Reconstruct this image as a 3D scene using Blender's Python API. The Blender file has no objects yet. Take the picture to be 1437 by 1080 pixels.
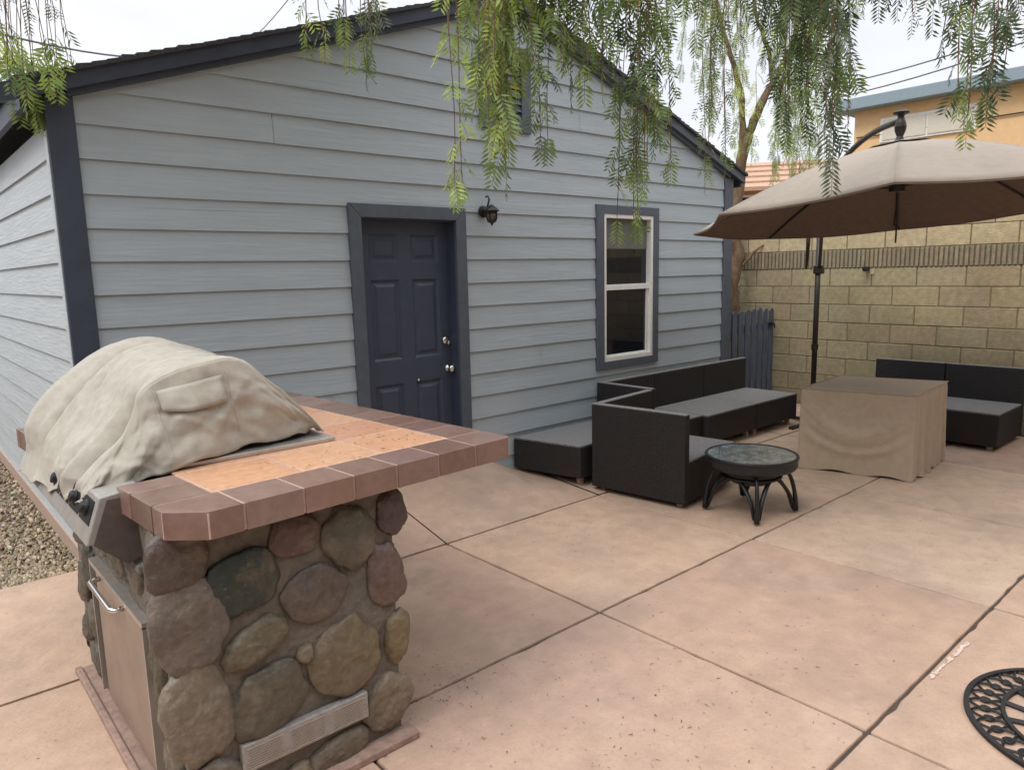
import bpy, bmesh, math, random
import numpy as np
from mathutils import Vector, Matrix, noise
PI = math.pi
S = bpy.context.scene
C = S.collection
# ---------------------------------------------------------------- camera
CAM = Vector((-0.790, -4.422, 1.6895)); FPX = 1015.07
CR = Vector((0.75002539, -0.6610449, -0.02194417)); CU = Vector((0.11814899, 0.1012607, 0.98781936)); CF = Vector((0.65077087, 0.74348229, -0.15404988))
cd = bpy.data.cameras.new('camera'); cam = bpy.data.objects.new('camera', cd); C.objects.link(cam)
cd.sensor_width = 36; cd.lens = FPX / 1437 * 36; cd.clip_start = 0.05; cd.clip_end = 500
cam.matrix_world = Matrix(((CR.x, CU.x, -CF.x, CAM.x), (CR.y, CU.y, -CF.y, CAM.y), (CR.z, CU.z, -CF.z, CAM.z), (0, 0, 0, 1)))
S.camera = cam
def at(px, py, depth):
    "a point of the place seen at photo pixel px,py, depth metres in front of the camera"
    return CAM + (CF + CR * ((px - 718.5) / FPX) - CU * ((py - 540) / FPX)) * depth
# ---------------------------------------------------------------- sky, sun, exposure
SUN_EL, SUN_AZ = math.radians(55), math.radians(268)      # azimuth clockwise from +y
W = bpy.data.worlds.new("World"); S.world = W; W.use_nodes = True
nt = W.node_tree; nt.nodes.clear()
def N(nt, t, **k):
    n = nt.nodes.new(t)
    for a, v in k.items(): setattr(n, a, v)
    return n
out = N(nt, 'ShaderNodeOutputWorld'); bg = N(nt, 'ShaderNodeBackground'); bg.inputs[1].default_value = 0.10
sky = N(nt, 'ShaderNodeTexSky', sky_type='NISHITA', sun_disc=False, sun_elevation=SUN_EL, sun_rotation=SUN_AZ)
tc = N(nt, 'ShaderNodeTexCoord'); sep = N(nt, 'ShaderNodeSeparateXYZ')
nt.links.new(tc.outputs['Generated'], sep.inputs[0])
nz = N(nt, 'ShaderNodeTexNoise'); nz.inputs['Scale'].default_value = 2.6; nz.inputs['Detail'].default_value = 5; nz.inputs['Distortion'].default_value = .6
mp = N(nt, 'ShaderNodeMapping'); mp.inputs['Scale'].default_value = (1, 1, 2.6)
nt.links.new(tc.outputs['Generated'], mp.inputs[0]); nt.links.new(mp.outputs[0], nz.inputs[0])
cr = N(nt, 'ShaderNodeValToRGB'); cr.color_ramp.elements[0].position = .35; cr.color_ramp.elements[0].color = (.84, .85, .92, 1)
cr.color_ramp.elements[1].position = .65; cr.color_ramp.elements[1].color = (.97, .97, 1.0, 1)
nt.links.new(nz.outputs[0], cr.inputs[0])
el = N(nt, 'ShaderNodeMapRange'); el.inputs[1].default_value = .35; el.inputs[2].default_value = 1.0; el.inputs[3].default_value = 10.4; el.inputs[4].default_value = 27.0
nt.links.new(sep.outputs[2], el.inputs[0])
sc_ = N(nt, 'ShaderNodeVectorMath', operation='SCALE'); nt.links.new(cr.outputs[0], sc_.inputs[0]); nt.links.new(el.outputs[0], sc_.inputs['Scale'])
mx = N(nt, 'ShaderNodeMixRGB'); mx.inputs[0].default_value = .9
nt.links.new(sky.outputs[0], mx.inputs[1]); nt.links.new(sc_.outputs[0], mx.inputs[2]); nt.links.new(mx.outputs[0], bg.inputs[0]); nt.links.new(bg.outputs[0], out.inputs[0])
sl = bpy.data.lights.new('sun', 'SUN'); sl.energy = 1.5; sl.angle = math.radians(24); sl.color = (1, .96, .9)
so = bpy.data.objects.new('sun', sl); C.objects.link(so)
sd = Vector((math.sin(SUN_AZ) * math.cos(SUN_EL), math.cos(SUN_AZ) * math.cos(SUN_EL), math.sin(SUN_EL)))
so.rotation_euler = sd.to_track_quat('Z', 'Y').to_euler()
S.view_settings.view_transform = 'Standard'; S.view_settings.look = 'None'; S.view_settings.gamma = 1; S.view_settings.exposure = 0.19
S.render.engine = 'CYCLES'; S.cycles.max_bounces = 6; S.cycles.transparent_max_bounces = 8
# ---------------------------------------------------------------- materials
def mat(name, col, rough=.7, metal=0, var=.15, scale=8, bump=.0, bscale=60, detail=4, stretch=(1, 1, 1), col2=None, attr=None, spec=.5, transl=0, fine=0, stains=None, sheen=0, coat=0):
    """procedural surface: base colour mottled by object-space noise, optional second colour, per-face colour attribute, bump"""
    m = bpy.data.materials.new(name); m.use_nodes = True; t = m.node_tree; t.nodes.clear(); L = t.links.new
    o = N(t, 'ShaderNodeOutputMaterial'); b = N(t, 'ShaderNodeBsdfPrincipled')
    b.inputs['Roughness'].default_value = rough; b.inputs['Metallic'].default_value = metal; b.inputs['Specular IOR Level'].default_value = spec
    b.inputs['Sheen Weight'].default_value = sheen; b.inputs['Coat Weight'].default_value = coat
    tc = N(t, 'ShaderNodeTexCoord'); mp = N(t, 'ShaderNodeMapping'); mp.inputs['Scale'].default_value = stretch; L(tc.outputs['Object'], mp.inputs[0])
    n1 = N(t, 'ShaderNodeTexNoise'); n1.inputs['Scale'].default_value = scale; n1.inputs['Detail'].default_value = detail; L(mp.outputs[0], n1.inputs[0])
    mr = N(t, 'ShaderNodeMapRange'); mr.inputs[1].default_value = .3; mr.inputs[2].default_value = .7
    L(n1.outputs[0], mr.inputs[0])
    if attr:
        a = N(t, 'ShaderNodeAttribute', attribute_name=attr); base = a.outputs['Color']
    else:
        r = N(t, 'ShaderNodeRGB'); r.outputs[0].default_value = (*col, 1); base = r.outputs[0]
    if col2:
        m2 = N(t, 'ShaderNodeMixRGB'); L(mr.outputs[0], m2.inputs[0]); L(base, m2.inputs[1]); m2.inputs[2].default_value = (*col2, 1); base = m2.outputs[0]
    mr.inputs[3].default_value = 0; mr.inputs[4].default_value = 1
    v = N(t, 'ShaderNodeMapRange'); v.inputs[3].default_value = 1 - var; v.inputs[4].default_value = 1 + var
    n3 = N(t, 'ShaderNodeTexNoise'); n3.inputs['Scale'].default_value = scale * 3.7; n3.inputs['Detail'].default_value = 6; L(mp.outputs[0], n3.inputs[0]); L(n3.outputs[0], v.inputs[0])
    v.inputs[1].default_value = .3; v.inputs[2].default_value = .7
    s = N(t, 'ShaderNodeVectorMath', operation='SCALE'); L(base, s.inputs[0]); L(v.outputs[0], s.inputs['Scale']); c = s.outputs[0]
    if stains:                                   # (colour, scale, low, high, amount)
        for sc, ss, lo, hi, am in stains:
            n4 = N(t, 'ShaderNodeTexNoise'); n4.inputs['Scale'].default_value = ss; n4.inputs['Detail'].default_value = 8; n4.inputs['Roughness'].default_value = .65
            L(tc.outputs['Object'], n4.inputs[0]); r4 = N(t, 'ShaderNodeMapRange'); L(n4.outputs[0], r4.inputs[0])
            r4.inputs[1].default_value = lo; r4.inputs[2].default_value = hi; r4.inputs[3].default_value = 0; r4.inputs[4].default_value = am
            m4 = N(t, 'ShaderNodeMixRGB'); L(r4.outputs[0], m4.inputs[0]); L(c, m4.inputs[1]); m4.inputs[2].default_value = (*sc, 1); c = m4.outputs[0]
    L(c, b.inputs['Base Color'])
    if bump:
        n2 = N(t, 'ShaderNodeTexNoise'); n2.inputs['Scale'].default_value = bscale; n2.inputs['Detail'].default_value = 5; L(mp.outputs[0], n2.inputs[0])
        bp = N(t, 'ShaderNodeBump'); bp.inputs['Strength'].default_value = bump; bp.inputs['Distance'].default_value = .01; L(n2.outputs[0], bp.inputs['Height']); L(bp.outputs[0], b.inputs['Normal'])
    sh = b.outputs[0]
    if transl:
        tr = N(t, 'ShaderNodeBsdfTranslucent'); L(c, tr.inputs[0]); mxs = N(t, 'ShaderNodeMixShader'); mxs.inputs[0].default_value = transl
        L(sh, mxs.inputs[1]); L(tr.outputs[0], mxs.inputs[2]); sh = mxs.outputs[0]
    L(sh, o.inputs[0])
    return m
def glass_mat(name, tint=(.02, .025, .03), rough=.03, transp=.0):
    m = bpy.data.materials.new(name); m.use_nodes = True; t = m.node_tree; b = t.nodes['Principled BSDF']
    b.inputs['Base Color'].default_value = (*tint, 1); b.inputs['Roughness'].default_value = rough; b.inputs['Specular IOR Level'].default_value = .6
    return m
def weave(name, col, k=70, rough=.45, mix=None):
    m = mat(name, col, rough=rough, var=.25, scale=20); t = m.node_tree; L = t.links.new
    b = t.nodes['Principled BSDF']; tc = t.nodes['Texture Coordinate']
    def w(d):
        x = N(t, 'ShaderNodeTexWave', wave_type='BANDS', bands_direction=d); x.inputs['Scale'].default_value = k / 6.28 * 1.6; x.inputs['Distortion'].default_value = .3; L(tc.outputs['Object'], x.inputs[0]); return x.outputs['Fac']
    a = N(t, 'ShaderNodeMath', operation='ADD'); a2 = N(t, 'ShaderNodeMath', operation='ADD'); L(w('X'), a.inputs[0]); L(w('Z'), a.inputs[1]); L(a.outputs[0], a2.inputs[0]); L(w('Y'), a2.inputs[1])
    bp = N(t, 'ShaderNodeBump'); bp.inputs['Strength'].default_value = .6; bp.inputs['Distance'].default_value = .004; L(a2.outputs[0], bp.inputs['Height']); L(bp.outputs[0], b.inputs['Normal'])
    return m
M = {}
M['ground'] = mat('earth', (.20, .16, .11), .95, var=.3, scale=3, bump=.4, bscale=40)
M['joint'] = mat('joint dirt', (.07, .048, .036), .95, var=.3, scale=6)
M['patio'] = mat('tinted concrete', (.4, .3, .24), .72, var=.10, scale=2.2, attr='col', bump=.35, bscale=38,
                 stains=[((.25, .19, .155), 1.2, .47, .72, .6), ((.46, .30, .20), .8, .50, .75, .35), ((.18, .13, .105), 5.0, .60, .80, .45), ((.13, .10, .08), 24, .64, .74, .55), ((.25, .185, .15), 75, .50, .66, .28), ((.27, .20, .16), 12, .52, .72, .25), ((.58, .45, .35), 34, .64, .76, .35), ((.60, .46, .35), 1.9, .54, .78, .45)])
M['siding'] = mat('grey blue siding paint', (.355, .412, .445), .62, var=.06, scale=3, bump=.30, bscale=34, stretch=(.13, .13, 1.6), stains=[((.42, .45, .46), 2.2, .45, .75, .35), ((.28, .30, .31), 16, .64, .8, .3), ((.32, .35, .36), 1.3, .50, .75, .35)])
M['siding side'] = mat('siding paint with baked light', (.44, .475, .49), .62, var=.06, scale=3, bump=.5, bscale=34, stretch=(.13, .13, 1.6))  # same siding; the brighter light on the left wall is put into the colour
M['navy'] = mat('navy trim paint', (.040, .051, .078), .55, var=.12, scale=4, bump=.2, bscale=60, stretch=(.5, .5, .5))
M['trim grey'] = mat('slate trim paint', (.080, .096, .122), .55, var=.10, scale=4, bump=.2, bscale=60)
M['door'] = mat('navy door paint', (.044, .058, .090), .5, var=.08, scale=4, bump=.1, bscale=80)
M['shingle'] = mat('asphalt shingle', (.055, .055, .062), .95, var=.35, scale=30, bump=.8, bscale=120)
M['soffit'] = mat('dusty brown soffit', (.10, .085, .075), .9, var=.2, scale=5)
M['white'] = mat('white vinyl', (.74, .74, .70), .45, var=.05, scale=10)
M['dark'] = mat('painted recess shade', (.02, .02, .022), .95)
M['curtain'] = mat('grey blind', (.14, .14, .13), .9, var=.1)
M['glass'] = glass_mat('window glass', (.008, .010, .014), .04)
M['chrome'] = mat('brushed steel knob', (.72, .70, .66), .25, 1, var=.03)
M['steel'] = mat('weathered steel', (.50, .47, .43), .42, .75, var=.12, scale=6, bump=.05, bscale=60, stretch=(1, 1, .2))
M['panel'] = mat('aged stainless panel', (.31, .25, .205), .38, .55, var=.12, scale=3, stains=[((.22, .15, .11), 3, .5, .75, .5)])
M['apron'] = mat('dull bronze sheet', (.13, .105, .095), .5, .3, var=.15)
M['bluesteel'] = mat('pale control panel', (.34, .32, .29), .5, .3, var=.1)
M['block'] = mat('tan split block', (.3, .25, .15), .92, var=.16, scale=5, attr='col', bump=.6, bscale=70, stains=[((.17, .13, .075), 1.6, .48, .75, .5), ((.40, .31, .17), 1.2, .5, .8, .3)])
M['block_p'] = mat('wall patch', (.42, .36, .26), .9)
M['mortar wall'] = mat('wall mortar', (.19, .155, .095), .95, var=.2, scale=10, bump=.3)
M['stone'] = mat('river cobble', (.2, .17, .14), .48, var=.26, scale=10, attr='col', bump=.6, bscale=55, stains=[((.11, .082, .06), 3.5, .42, .68, .6), ((.40, .36, .30), 60, .62, .72, .35), ((.30, .24, .17), 7, .52, .75, .42), ((.09, .065, .055), 10, .54, .74, .5), ((.05, .055, .03), 4, .5, .7, .35), ((.42, .36, .29), 22, .64, .74, .4)])
M['mortar'] = mat('stone mortar', (.148, .130, .107), .92, var=.25, scale=9, bump=.8, bscale=50, stains=[((.10, .085, .06), 4, .5, .7, .5)])
M['stucco_h'] = mat('beige stucco', (.34, .29, .23), .95, var=.08, scale=4, bump=.2)
M['fence'] = mat('old fence board', (.16, .115, .08), .9, var=.3, scale=6, stretch=(1, 1, .2))
M['kerb'] = mat('stained concrete kerb', (.30, .205, .16), .9, var=.2, scale=8, bump=.3)
M['tile'] = mat('quarry tile', (.2, .1, .08), .42, var=.14, scale=9, attr='col', bump=.12, bscale=50, spec=.9, coat=.45, stains=[((.40, .28, .24), 5, .48, .8, .35), ((.10, .06, .05), 7, .62, .8, .35)])
M['grout'] = mat('pale grout', (.40, .29, .225), .9, var=.15, scale=20)
M['canvas'] = mat('khaki canvas', (.385, .36, .30), .9, var=.10, scale=7, bump=.2, bscale=260, sheen=.1, stains=[((.28, .225, .165), 4, .48, .75, .5), ((.46, .44, .40), 3, .5, .75, .4)])
M['canvas2'] = mat('tan vinyl cloth', (.42, .335, .24), .8, var=.06, scale=5, bump=.15, bscale=60, sheen=.1)
M['black'] = mat('black metal', (.016, .017, .018), .42, .2, var=.15, scale=12)
M['plastic'] = mat('black plastic', (.012, .012, .014), .4)
M['bronze'] = mat('bronze pole paint', (.030, .022, .020), .4, .3, var=.15)
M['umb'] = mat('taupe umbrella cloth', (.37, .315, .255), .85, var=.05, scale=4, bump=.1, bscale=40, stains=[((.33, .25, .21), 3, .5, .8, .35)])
M['shade_sheet'] = mat('brown canopy underside shade', (.165, .118, .092), .9, var=.1, scale=5, stains=[((.20, .13, .09), 3, .5, .75, .6)])  # shade under the canopy put into the colour; the cloth itself is taupe
M['strap'] = mat('dark strap', (.06, .045, .04), .9)
M['wicker'] = weave('dark wicker', (.011, .009, .009), 90, .62)
M['seat'] = weave('dusty sky lit wicker top', (.20, .195, .195), 80, .6)  # same wicker; dust and light from the sky put into the paler colour
M['coping'] = weave('dusty sky lit wicker coping', (.21, .20, .195), 90, .6)  # panel tops in the same wicker, sky light and dust in the colour
M['picket'] = mat('navy picket paint', (.085, .105, .145), .6, var=.2, scale=5, stretch=(1, 1, .2), bump=.2, bscale=50)
M['bark'] = mat('pepper bark', (.15, .095, .055), .95, var=.35, scale=8, bump=.9, bscale=22, stretch=(1, 1, .35))
M['leaf'] = mat('pepper leaf', (.1, .15, .04), .5, var=.15, scale=20, attr='col', transl=.38)
M['pebble'] = mat('pebble', (.3, .25, .2), .8, var=.2, scale=12, attr='col')
M['litter'] = mat('dry leaf', (.09, .06, .035), .9, var=.3, scale=20)
M['rubber'] = mat('black rubber', (.012, .012, .013), .6, var=.2, scale=15)
M['ochre'] = mat('ochre stucco', (.76, .50, .26), .9, var=.05, scale=3, bump=.2, bscale=60)
M['eave'] = mat('slate blue eave paint', (.24, .31, .35), .7, var=.06)
M['blind'] = mat('pale blind', (.62, .57, .47), .6, var=.06, stretch=(1, 1, 20), scale=3)
M['terracotta'] = mat('terracotta roof tile', (.42, .27, .18), .85, var=.2, scale=5, bump=.4, bscale=20)
M['stucco'] = mat('peach stucco', (.60, .40, .27), .9, var=.06)
M['wire'] = mat('cable', (.10, .10, .11), .8)
M['chalk'] = mat('white scuff', (.62, .50, .42), .9, var=.2, scale=30)
M['amber'] = mat('grimy lamp glass', (.10, .075, .06), .2, var=.3)
M['vent'] = mat('galvanised vent', (.36, .34, .32), .6, .35, var=.15, scale=14, bump=.5, bscale=120)
# ---------------------------------------------------------------- object helpers
def tag(o, label=None, cat=None, group=None, kind=None):
    if label: o['label'] = label
    if cat: o['category'] = cat
    if group: o['group'] = group
    if kind: o['kind'] = kind
    return o
def empty(name, loc, rz=0, label=None, cat=None, group=None):
    o = bpy.data.objects.new(name, None); C.objects.link(o); o.location = loc; o.rotation_euler = (0, 0, rz); o.empty_display_size = .1
    return tag(o, label, cat, group)
class MB:
    def __init__(s): s.v = []; s.f = []; s.mi = []; s.col = []
    def add(s, vs, fs, col=(1, 1, 1), mi=0):
        b = len(s.v); s.v += [tuple(q) for q in vs]
        for f in fs: s.f.append([b + i for i in f]); s.mi.append(mi); s.col.append(col)
        return s
    def box(s, x0, x1, y0, y1, z0, z1, col=(1, 1, 1), mi=0, jit=0):
        vs = [(x, y, z) for z in (z0, z1) for y in (y0, y1) for x in (x0, x1)]
        if jit: vs = [tuple(c + random.uniform(-jit, jit) for c in q) for q in vs]
        return s.add(vs, [(0, 2, 3, 1), (4, 5, 7, 6), (0, 1, 5, 4), (2, 6, 7, 3), (0, 4, 6, 2), (1, 3, 7, 5)], col, mi)
    def prism(s, poly, z0, z1, col=(1, 1, 1), mi=0):
        n = len(poly); vs = [(x, y, z0) for x, y in poly] + [(x, y, z1) for x, y in poly]
        return s.add(vs, [tuple(range(n))[::-1], tuple(range(n, 2 * n))] + [(i, (i + 1) % n, n + (i + 1) % n, n + i) for i in range(n)], col, mi)
    def tube(s, pts, r, n=8, col=(1, 1, 1), mi=0, flat=None, cap=True):
        pts = [Vector(q) for q in pts]; rs = r if isinstance(r, (list, tuple)) else [r] * len(pts)
        vs = []; up = Vector((0, 0, 1)); prev = None
        for i, q in enumerate(pts):
            d = (pts[min(i + 1, len(pts) - 1)] - pts[max(i - 1, 0)]).normalized()
            if prev is None: a = d.cross(up if abs(d.z) < .95 else Vector((1, 0, 0))).normalized()
            else: a = (prev - d * prev.dot(d)).normalized()
            prev = a; b = d.cross(a)
            for k in range(n):
                t = 2 * PI * k / n; ca, sa = math.cos(t) * rs[i], math.sin(t) * rs[i] * (flat or 1); vs.append(q + a * ca + b * sa)
        fs = [(i * n + k, i * n + (k + 1) % n, (i + 1) * n + (k + 1) % n, (i + 1) * n + k) for i in range(len(pts) - 1) for k in range(n)]
        if cap: fs += [tuple(range(n))[::-1], tuple(range((len(pts) - 1) * n, len(pts) * n))]
        return s.add(vs, fs, col, mi)
    def lathe(s, prof, c=(0, 0, 0), n=24, col=(1, 1, 1), mi=0, axis=None):
        vs = []
        for r, z in prof:
            for k in range(n):
                t = 2 * PI * k / n; q = Vector((r * math.cos(t), r * math.sin(t), z))
                if axis == 'y': q = Vector((q.x, q.z, q.y))
                if axis == 'x': q = Vector((q.z, q.x, q.y))
                vs.append(q + Vector(c))
        fs = [(i * n + k, i * n + (k + 1) % n, (i + 1) * n + (k + 1) % n, (i + 1) * n + k) for i in range(len(prof) - 1) for k in range(n)]
        fs += [tuple(range(n))[::-1], tuple(range((len(prof) - 1) * n, len(prof) * n))]
        return s.add(vs, fs, col, mi)
    def build(s, name, mats, parent=None, smooth=False, bevel=0, solid=0, sub=0, seg=2, attr=False):
        me = bpy.data.meshes.new(name); me.from_pydata([tuple(q) for q in s.v], [], s.f)
        mats = mats if isinstance(mats, (list, tuple)) else [mats]
        for m in mats: me.materials.append(m)
        if len(mats) > 1: me.polygons.foreach_set('material_index', s.mi)
        if attr:
            a = me.color_attributes.new('col', 'FLOAT_COLOR', 'CORNER'); d = []
            for f, c in zip(s.f, s.col): d += [*c, 1.0] * len(f)
            a.data.foreach_set('color', d)
        if smooth: me.polygons.foreach_set('use_smooth', [True] * len(me.polygons))
        me.update()
        bm = bmesh.new(); bm.from_mesh(me); bmesh.ops.recalc_face_normals(bm, faces=bm.faces); bm.to_mesh(me); bm.free()
        o = bpy.data.objects.new(name, me); C.objects.link(o)
        if parent: o.parent = parent
        if bevel:
            b = o.modifiers.new('b', 'BEVEL'); b.width = bevel; b.segments = seg; b.limit_method = 'ANGLE'
        if solid:
            b = o.modifiers.new('s', 'SOLIDIFY'); b.thickness = solid; b.offset = 0
        if sub:
            b = o.modifiers.new('u', 'SUBSURF'); b.levels = sub; b.render_levels = sub
        return o
def copy_tree(o, parent=None):
    c = o.copy(); C.objects.link(c); c.parent = parent
    for ch in list(o.children): copy_tree(ch, c)
    return c
rnd = random.Random(7); random.seed(7)
def jc(c, k=.1, r=rnd):
    f = 1 + r.uniform(-k, k); return tuple(max(0, x * f * (1 + r.uniform(-k, k) * .35)) for x in c)
# ================================================================ SETTING
g = MB(); g.add([(-60, -40, -.06), (90, -40, -.06), (90, 90, -.06), (-60, 90, -.06)], [(0, 1, 2, 3)])
tag(g.build('ground', M['ground']), kind='structure')
# patio: slabs of tinted concrete with open joints
p = MB(); p.box(-6, 7.48, -9, .16, -.05, -.012); tag(p.build('patio_bed', M['joint']), kind='structure')
xs = [-5.9, -3.9, -2.5, -1.06, .352, 1.763, 3.193, 4.58, 5.976, 7.46]; ys = [-8.9, -7.4, -6.1, -4.78, -3.44, -2.133, -.842, .15]
pal = [(.45, .308, .222), (.455, .315, .225), (.44, .302, .222), (.465, .325, .23), (.435, .296, .216)]
p = MB()
for i in range(len(xs) - 1):
    for j in range(len(ys) - 1):
        w = .0065
        y0, y1 = ys[j], ys[j + 1]
        if xs[i + 1] < .4: y0, y1 = (y0 - .16 if y0 > -3 and y0 < 0 else y0), (y1 - .16 if -3 < y1 < 0 else y1)
        c = jc(rnd.choice(pal), .035)
        if i == 6 and j == 4 or i == 7 and j >= 4: c = (.50, .37, .27)
        zt = rnd.uniform(-.0015, .0015); X0_, X1_, Y0_, Y1_ = xs[i] + w, xs[i + 1] - w, y0 + w, y1 - w; pts = []
        for (ax, ay), (bx, by) in (((X0_, Y0_), (X1_, Y0_)), ((X1_, Y0_), (X1_, Y1_)), ((X1_, Y1_), (X0_, Y1_)), ((X0_, Y1_), (X0_, Y0_))):
            L_ = math.hypot(bx - ax, by - ay); n = max(2, int(L_ / .07)); ux, uy = -(by - ay) / L_, (bx - ax) / L_
            for k in range(n):
                e = rnd.uniform(-.0015, .002) + (rnd.uniform(.003, .009) if rnd.random() < .05 else 0); e = max(e, -.002)
                pts.append((ax + (bx - ax) * k / n + ux * e, ay + (by - ay) * k / n + uy * e))
        if j < len(ys) - 2: p.prism(pts, -.03, zt, col=c); continue
        # the row against the shed slopes up to the wall, most of all in front of the door
        nx_, ny_ = 16, 8; vs = []
        for b_ in range(ny_ + 1):
            for a_ in range(nx_ + 1):
                x_ = X0_ + (X1_ - X0_) * a_ / nx_; y_ = Y0_ + (Y1_ - Y0_) * b_ / ny_; t_ = max(0, (y_ + .842) / .842)
                k_ = min(1, max(0, (3.12 - x_) / .36)) * min(1, max(0, (x_ - .9) / .5)); vs.append((x_, y_, zt + t_ * (.065 + .125 * k_ * k_ * (3 - 2 * k_))))
        p.add(vs, [(b_ * (nx_ + 1) + a_, b_ * (nx_ + 1) + a_ + 1, (b_ + 1) * (nx_ + 1) + a_ + 1, (b_ + 1) * (nx_ + 1) + a_) for b_ in range(ny_) for a_ in range(nx_)], col=c)
        e_ = [vs[a_] for a_ in range(nx_ + 1)]; p.add(e_ + [(q[0], q[1], -.03) for q in e_], [(a_, a_ + 1, nx_ + 2 + a_, nx_ + 1 + a_) for a_ in range(nx_)], col=c)
tag(p.build('patio', M['patio'], bevel=.008, attr=True), kind='structure')
# ================================================================ SHED
SH = empty('garden_shed', (0, 0, 0), 0, 'grey blue lap sided shed with low gable roof and navy trim beside the patio', 'shed')
Z0, DC, PITCH, PEAK, WX = 2.500, .1771, .345, 3.80, 6.25
ztop = lambda x: PEAK - PITCH * abs(x - WX / 2)             # roof top surface over the gable
def clipx(z): h = (PEAK - .06 - z) / PITCH; return max(0, WX / 2 - h), min(WX, WX / 2 + h)
OPEN = [(1.728, 2.547, -1, 2.083), (4.19, 4.89, .86, 2.18), (2.90, 3.22, 2.86, 3.30)]
b = MB(); joints = {0: [1.176, 4.6], 5: [5.1], 9: [3.4], -2: [3.9]}
for k in range(-8, 15):
    zb = Z0 - DC * k; zt = zb + DC
    if zb > PEAK - .1: continue
    zbb = max(zb, .03)
    if zt < .1: continue
    cuts = sorted({zbb, zt} | {o[i] for o in OPEN for i in (2, 3) if zbb < o[i] < zt})
    for za, zc in zip(cuts, cuts[1:]):
        a0, a1 = clipx(za); c0, c1 = clipx(zc)
        if a1 - a0 < .05: continue
        if c1 <= c0: c0 = c1 = WX / 2
        yo = lambda z: -.004 - .014 * (1 - (z - zb) / DC)
        ints = [(a0, a1)]
        for o in OPEN:
            if o[2] < (za + zc) / 2 < o[3]:
                ints = [q for s, e in ints for q in ((s, min(e, o[0])), (max(s, o[1]), e)) if q[1] - q[0] > .01]
        sp = []
        for s, e in ints:
            for jx in joints.get(k, []):
                if s < jx < e: sp.append((s, jx - .0015)); s = jx + .0015
            sp.append((s, e))
        for s, e in sp:
            ts, te = max(s, c0), min(e, c1)
            if te <= ts: ts = te = min(max((s + e) / 2, c0), c1)
            wv = [0]
            n = max(1, int((e - s) / .6)); 
            for i in range(n):
                u0, u1 = i / n, (i + 1) / n
                w0 = .0015 * math.sin(s * 3 + k * 2 + u0 * 9); w1 = .0015 * math.sin(s * 3 + k * 2 + u1 * 9)
                A = (s + (e - s) * u0, yo(za), za + w0); B = (s + (e - s) * u1, yo(za), za + w1)
                Cc = (ts + (te - ts) * u1, yo(zc), zc); D = (ts + (te - ts) * u0, yo(zc), zc)
                b.add([A, B, Cc, D], [(0, 1, 2, 3)])
                if za == zbb: b.add([(A[0], 0, A[2]), (B[0], 0, B[2]), B, A], [(0, 1, 2, 3)])
b.build('gable_siding', M['siding'], SH)
b = MB()      # wall behind the boards, with the openings left free
for x0, x1, z0, z1 in [(0.01, 1.72, .0, 2.9), (2.555, 4.18, 0, 2.9), (4.90, 6.24, 0, 2.9), (4.18, 4.90, 0, .85), (4.18, 4.90, 2.19, 2.9), (1.72, 2.555, 2.09, 2.9)]:
    b.box(x0, x1, .004, .09, z0, z1 - .25 if x0 == .01 or x1 > 6 else z1)
b.add([(.3, .05, 2.7), (5.95, .05, 2.7), (3.12, .05, 3.68)], [(0, 1, 2)])
b.box(.01, 6.24, 6.9, 7, 0, 2.6); b.box(6.15, 6.24, .095, 6.9, 0, 2.6)
b.build('wall_core', M['siding'], SH)
b = MB()      # the long left wall
for k in range(1, 15):
    zb = Z0 - DC * k; zt = zb + DC
    if zt < .12: continue
    zb2 = max(zb, .1)
    for i in range(4):
        y0, y1 = .03 + i * 1.74, .03 + (i + 1) * 1.74 - .002
        o0 = .018; o1 = .004
        b.add([(-o0, y0, zb2), (-o0, y1, zb2), (-o1, y1, zt), (-o1, y0, zt)], [(0, 1, 2, 3)]); b.add([(-o0, y0, zb2), (-o0, y1, zb2), (0, y1, zb2), (0, y0, zb2)], [(0, 1, 2, 3)])
b.box(.0, .008, .02, 6.98, .0, 2.45)
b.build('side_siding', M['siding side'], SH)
MB().box(-.03, .0, .02, 6.98, -.02, .10).build('side_footing', M['grout'], SH)
b = MB(); b.box(-.022, .108, -.030, -.0, .0, 2.70); b.box(-.022, -.0, .0, .03, .0, 2.46); b.build('corner_board', M['navy'], SH, bevel=.003)
MB().box(-.026, -.0225, -.010, .060, .0, 2.45).build('corner_flashing', M['siding side'], SH)
MB().box(6.105, 6.262, -.030, .08, .0, 2.62).build('corner_board', M['trim grey'], SH, bevel=.003)
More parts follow.
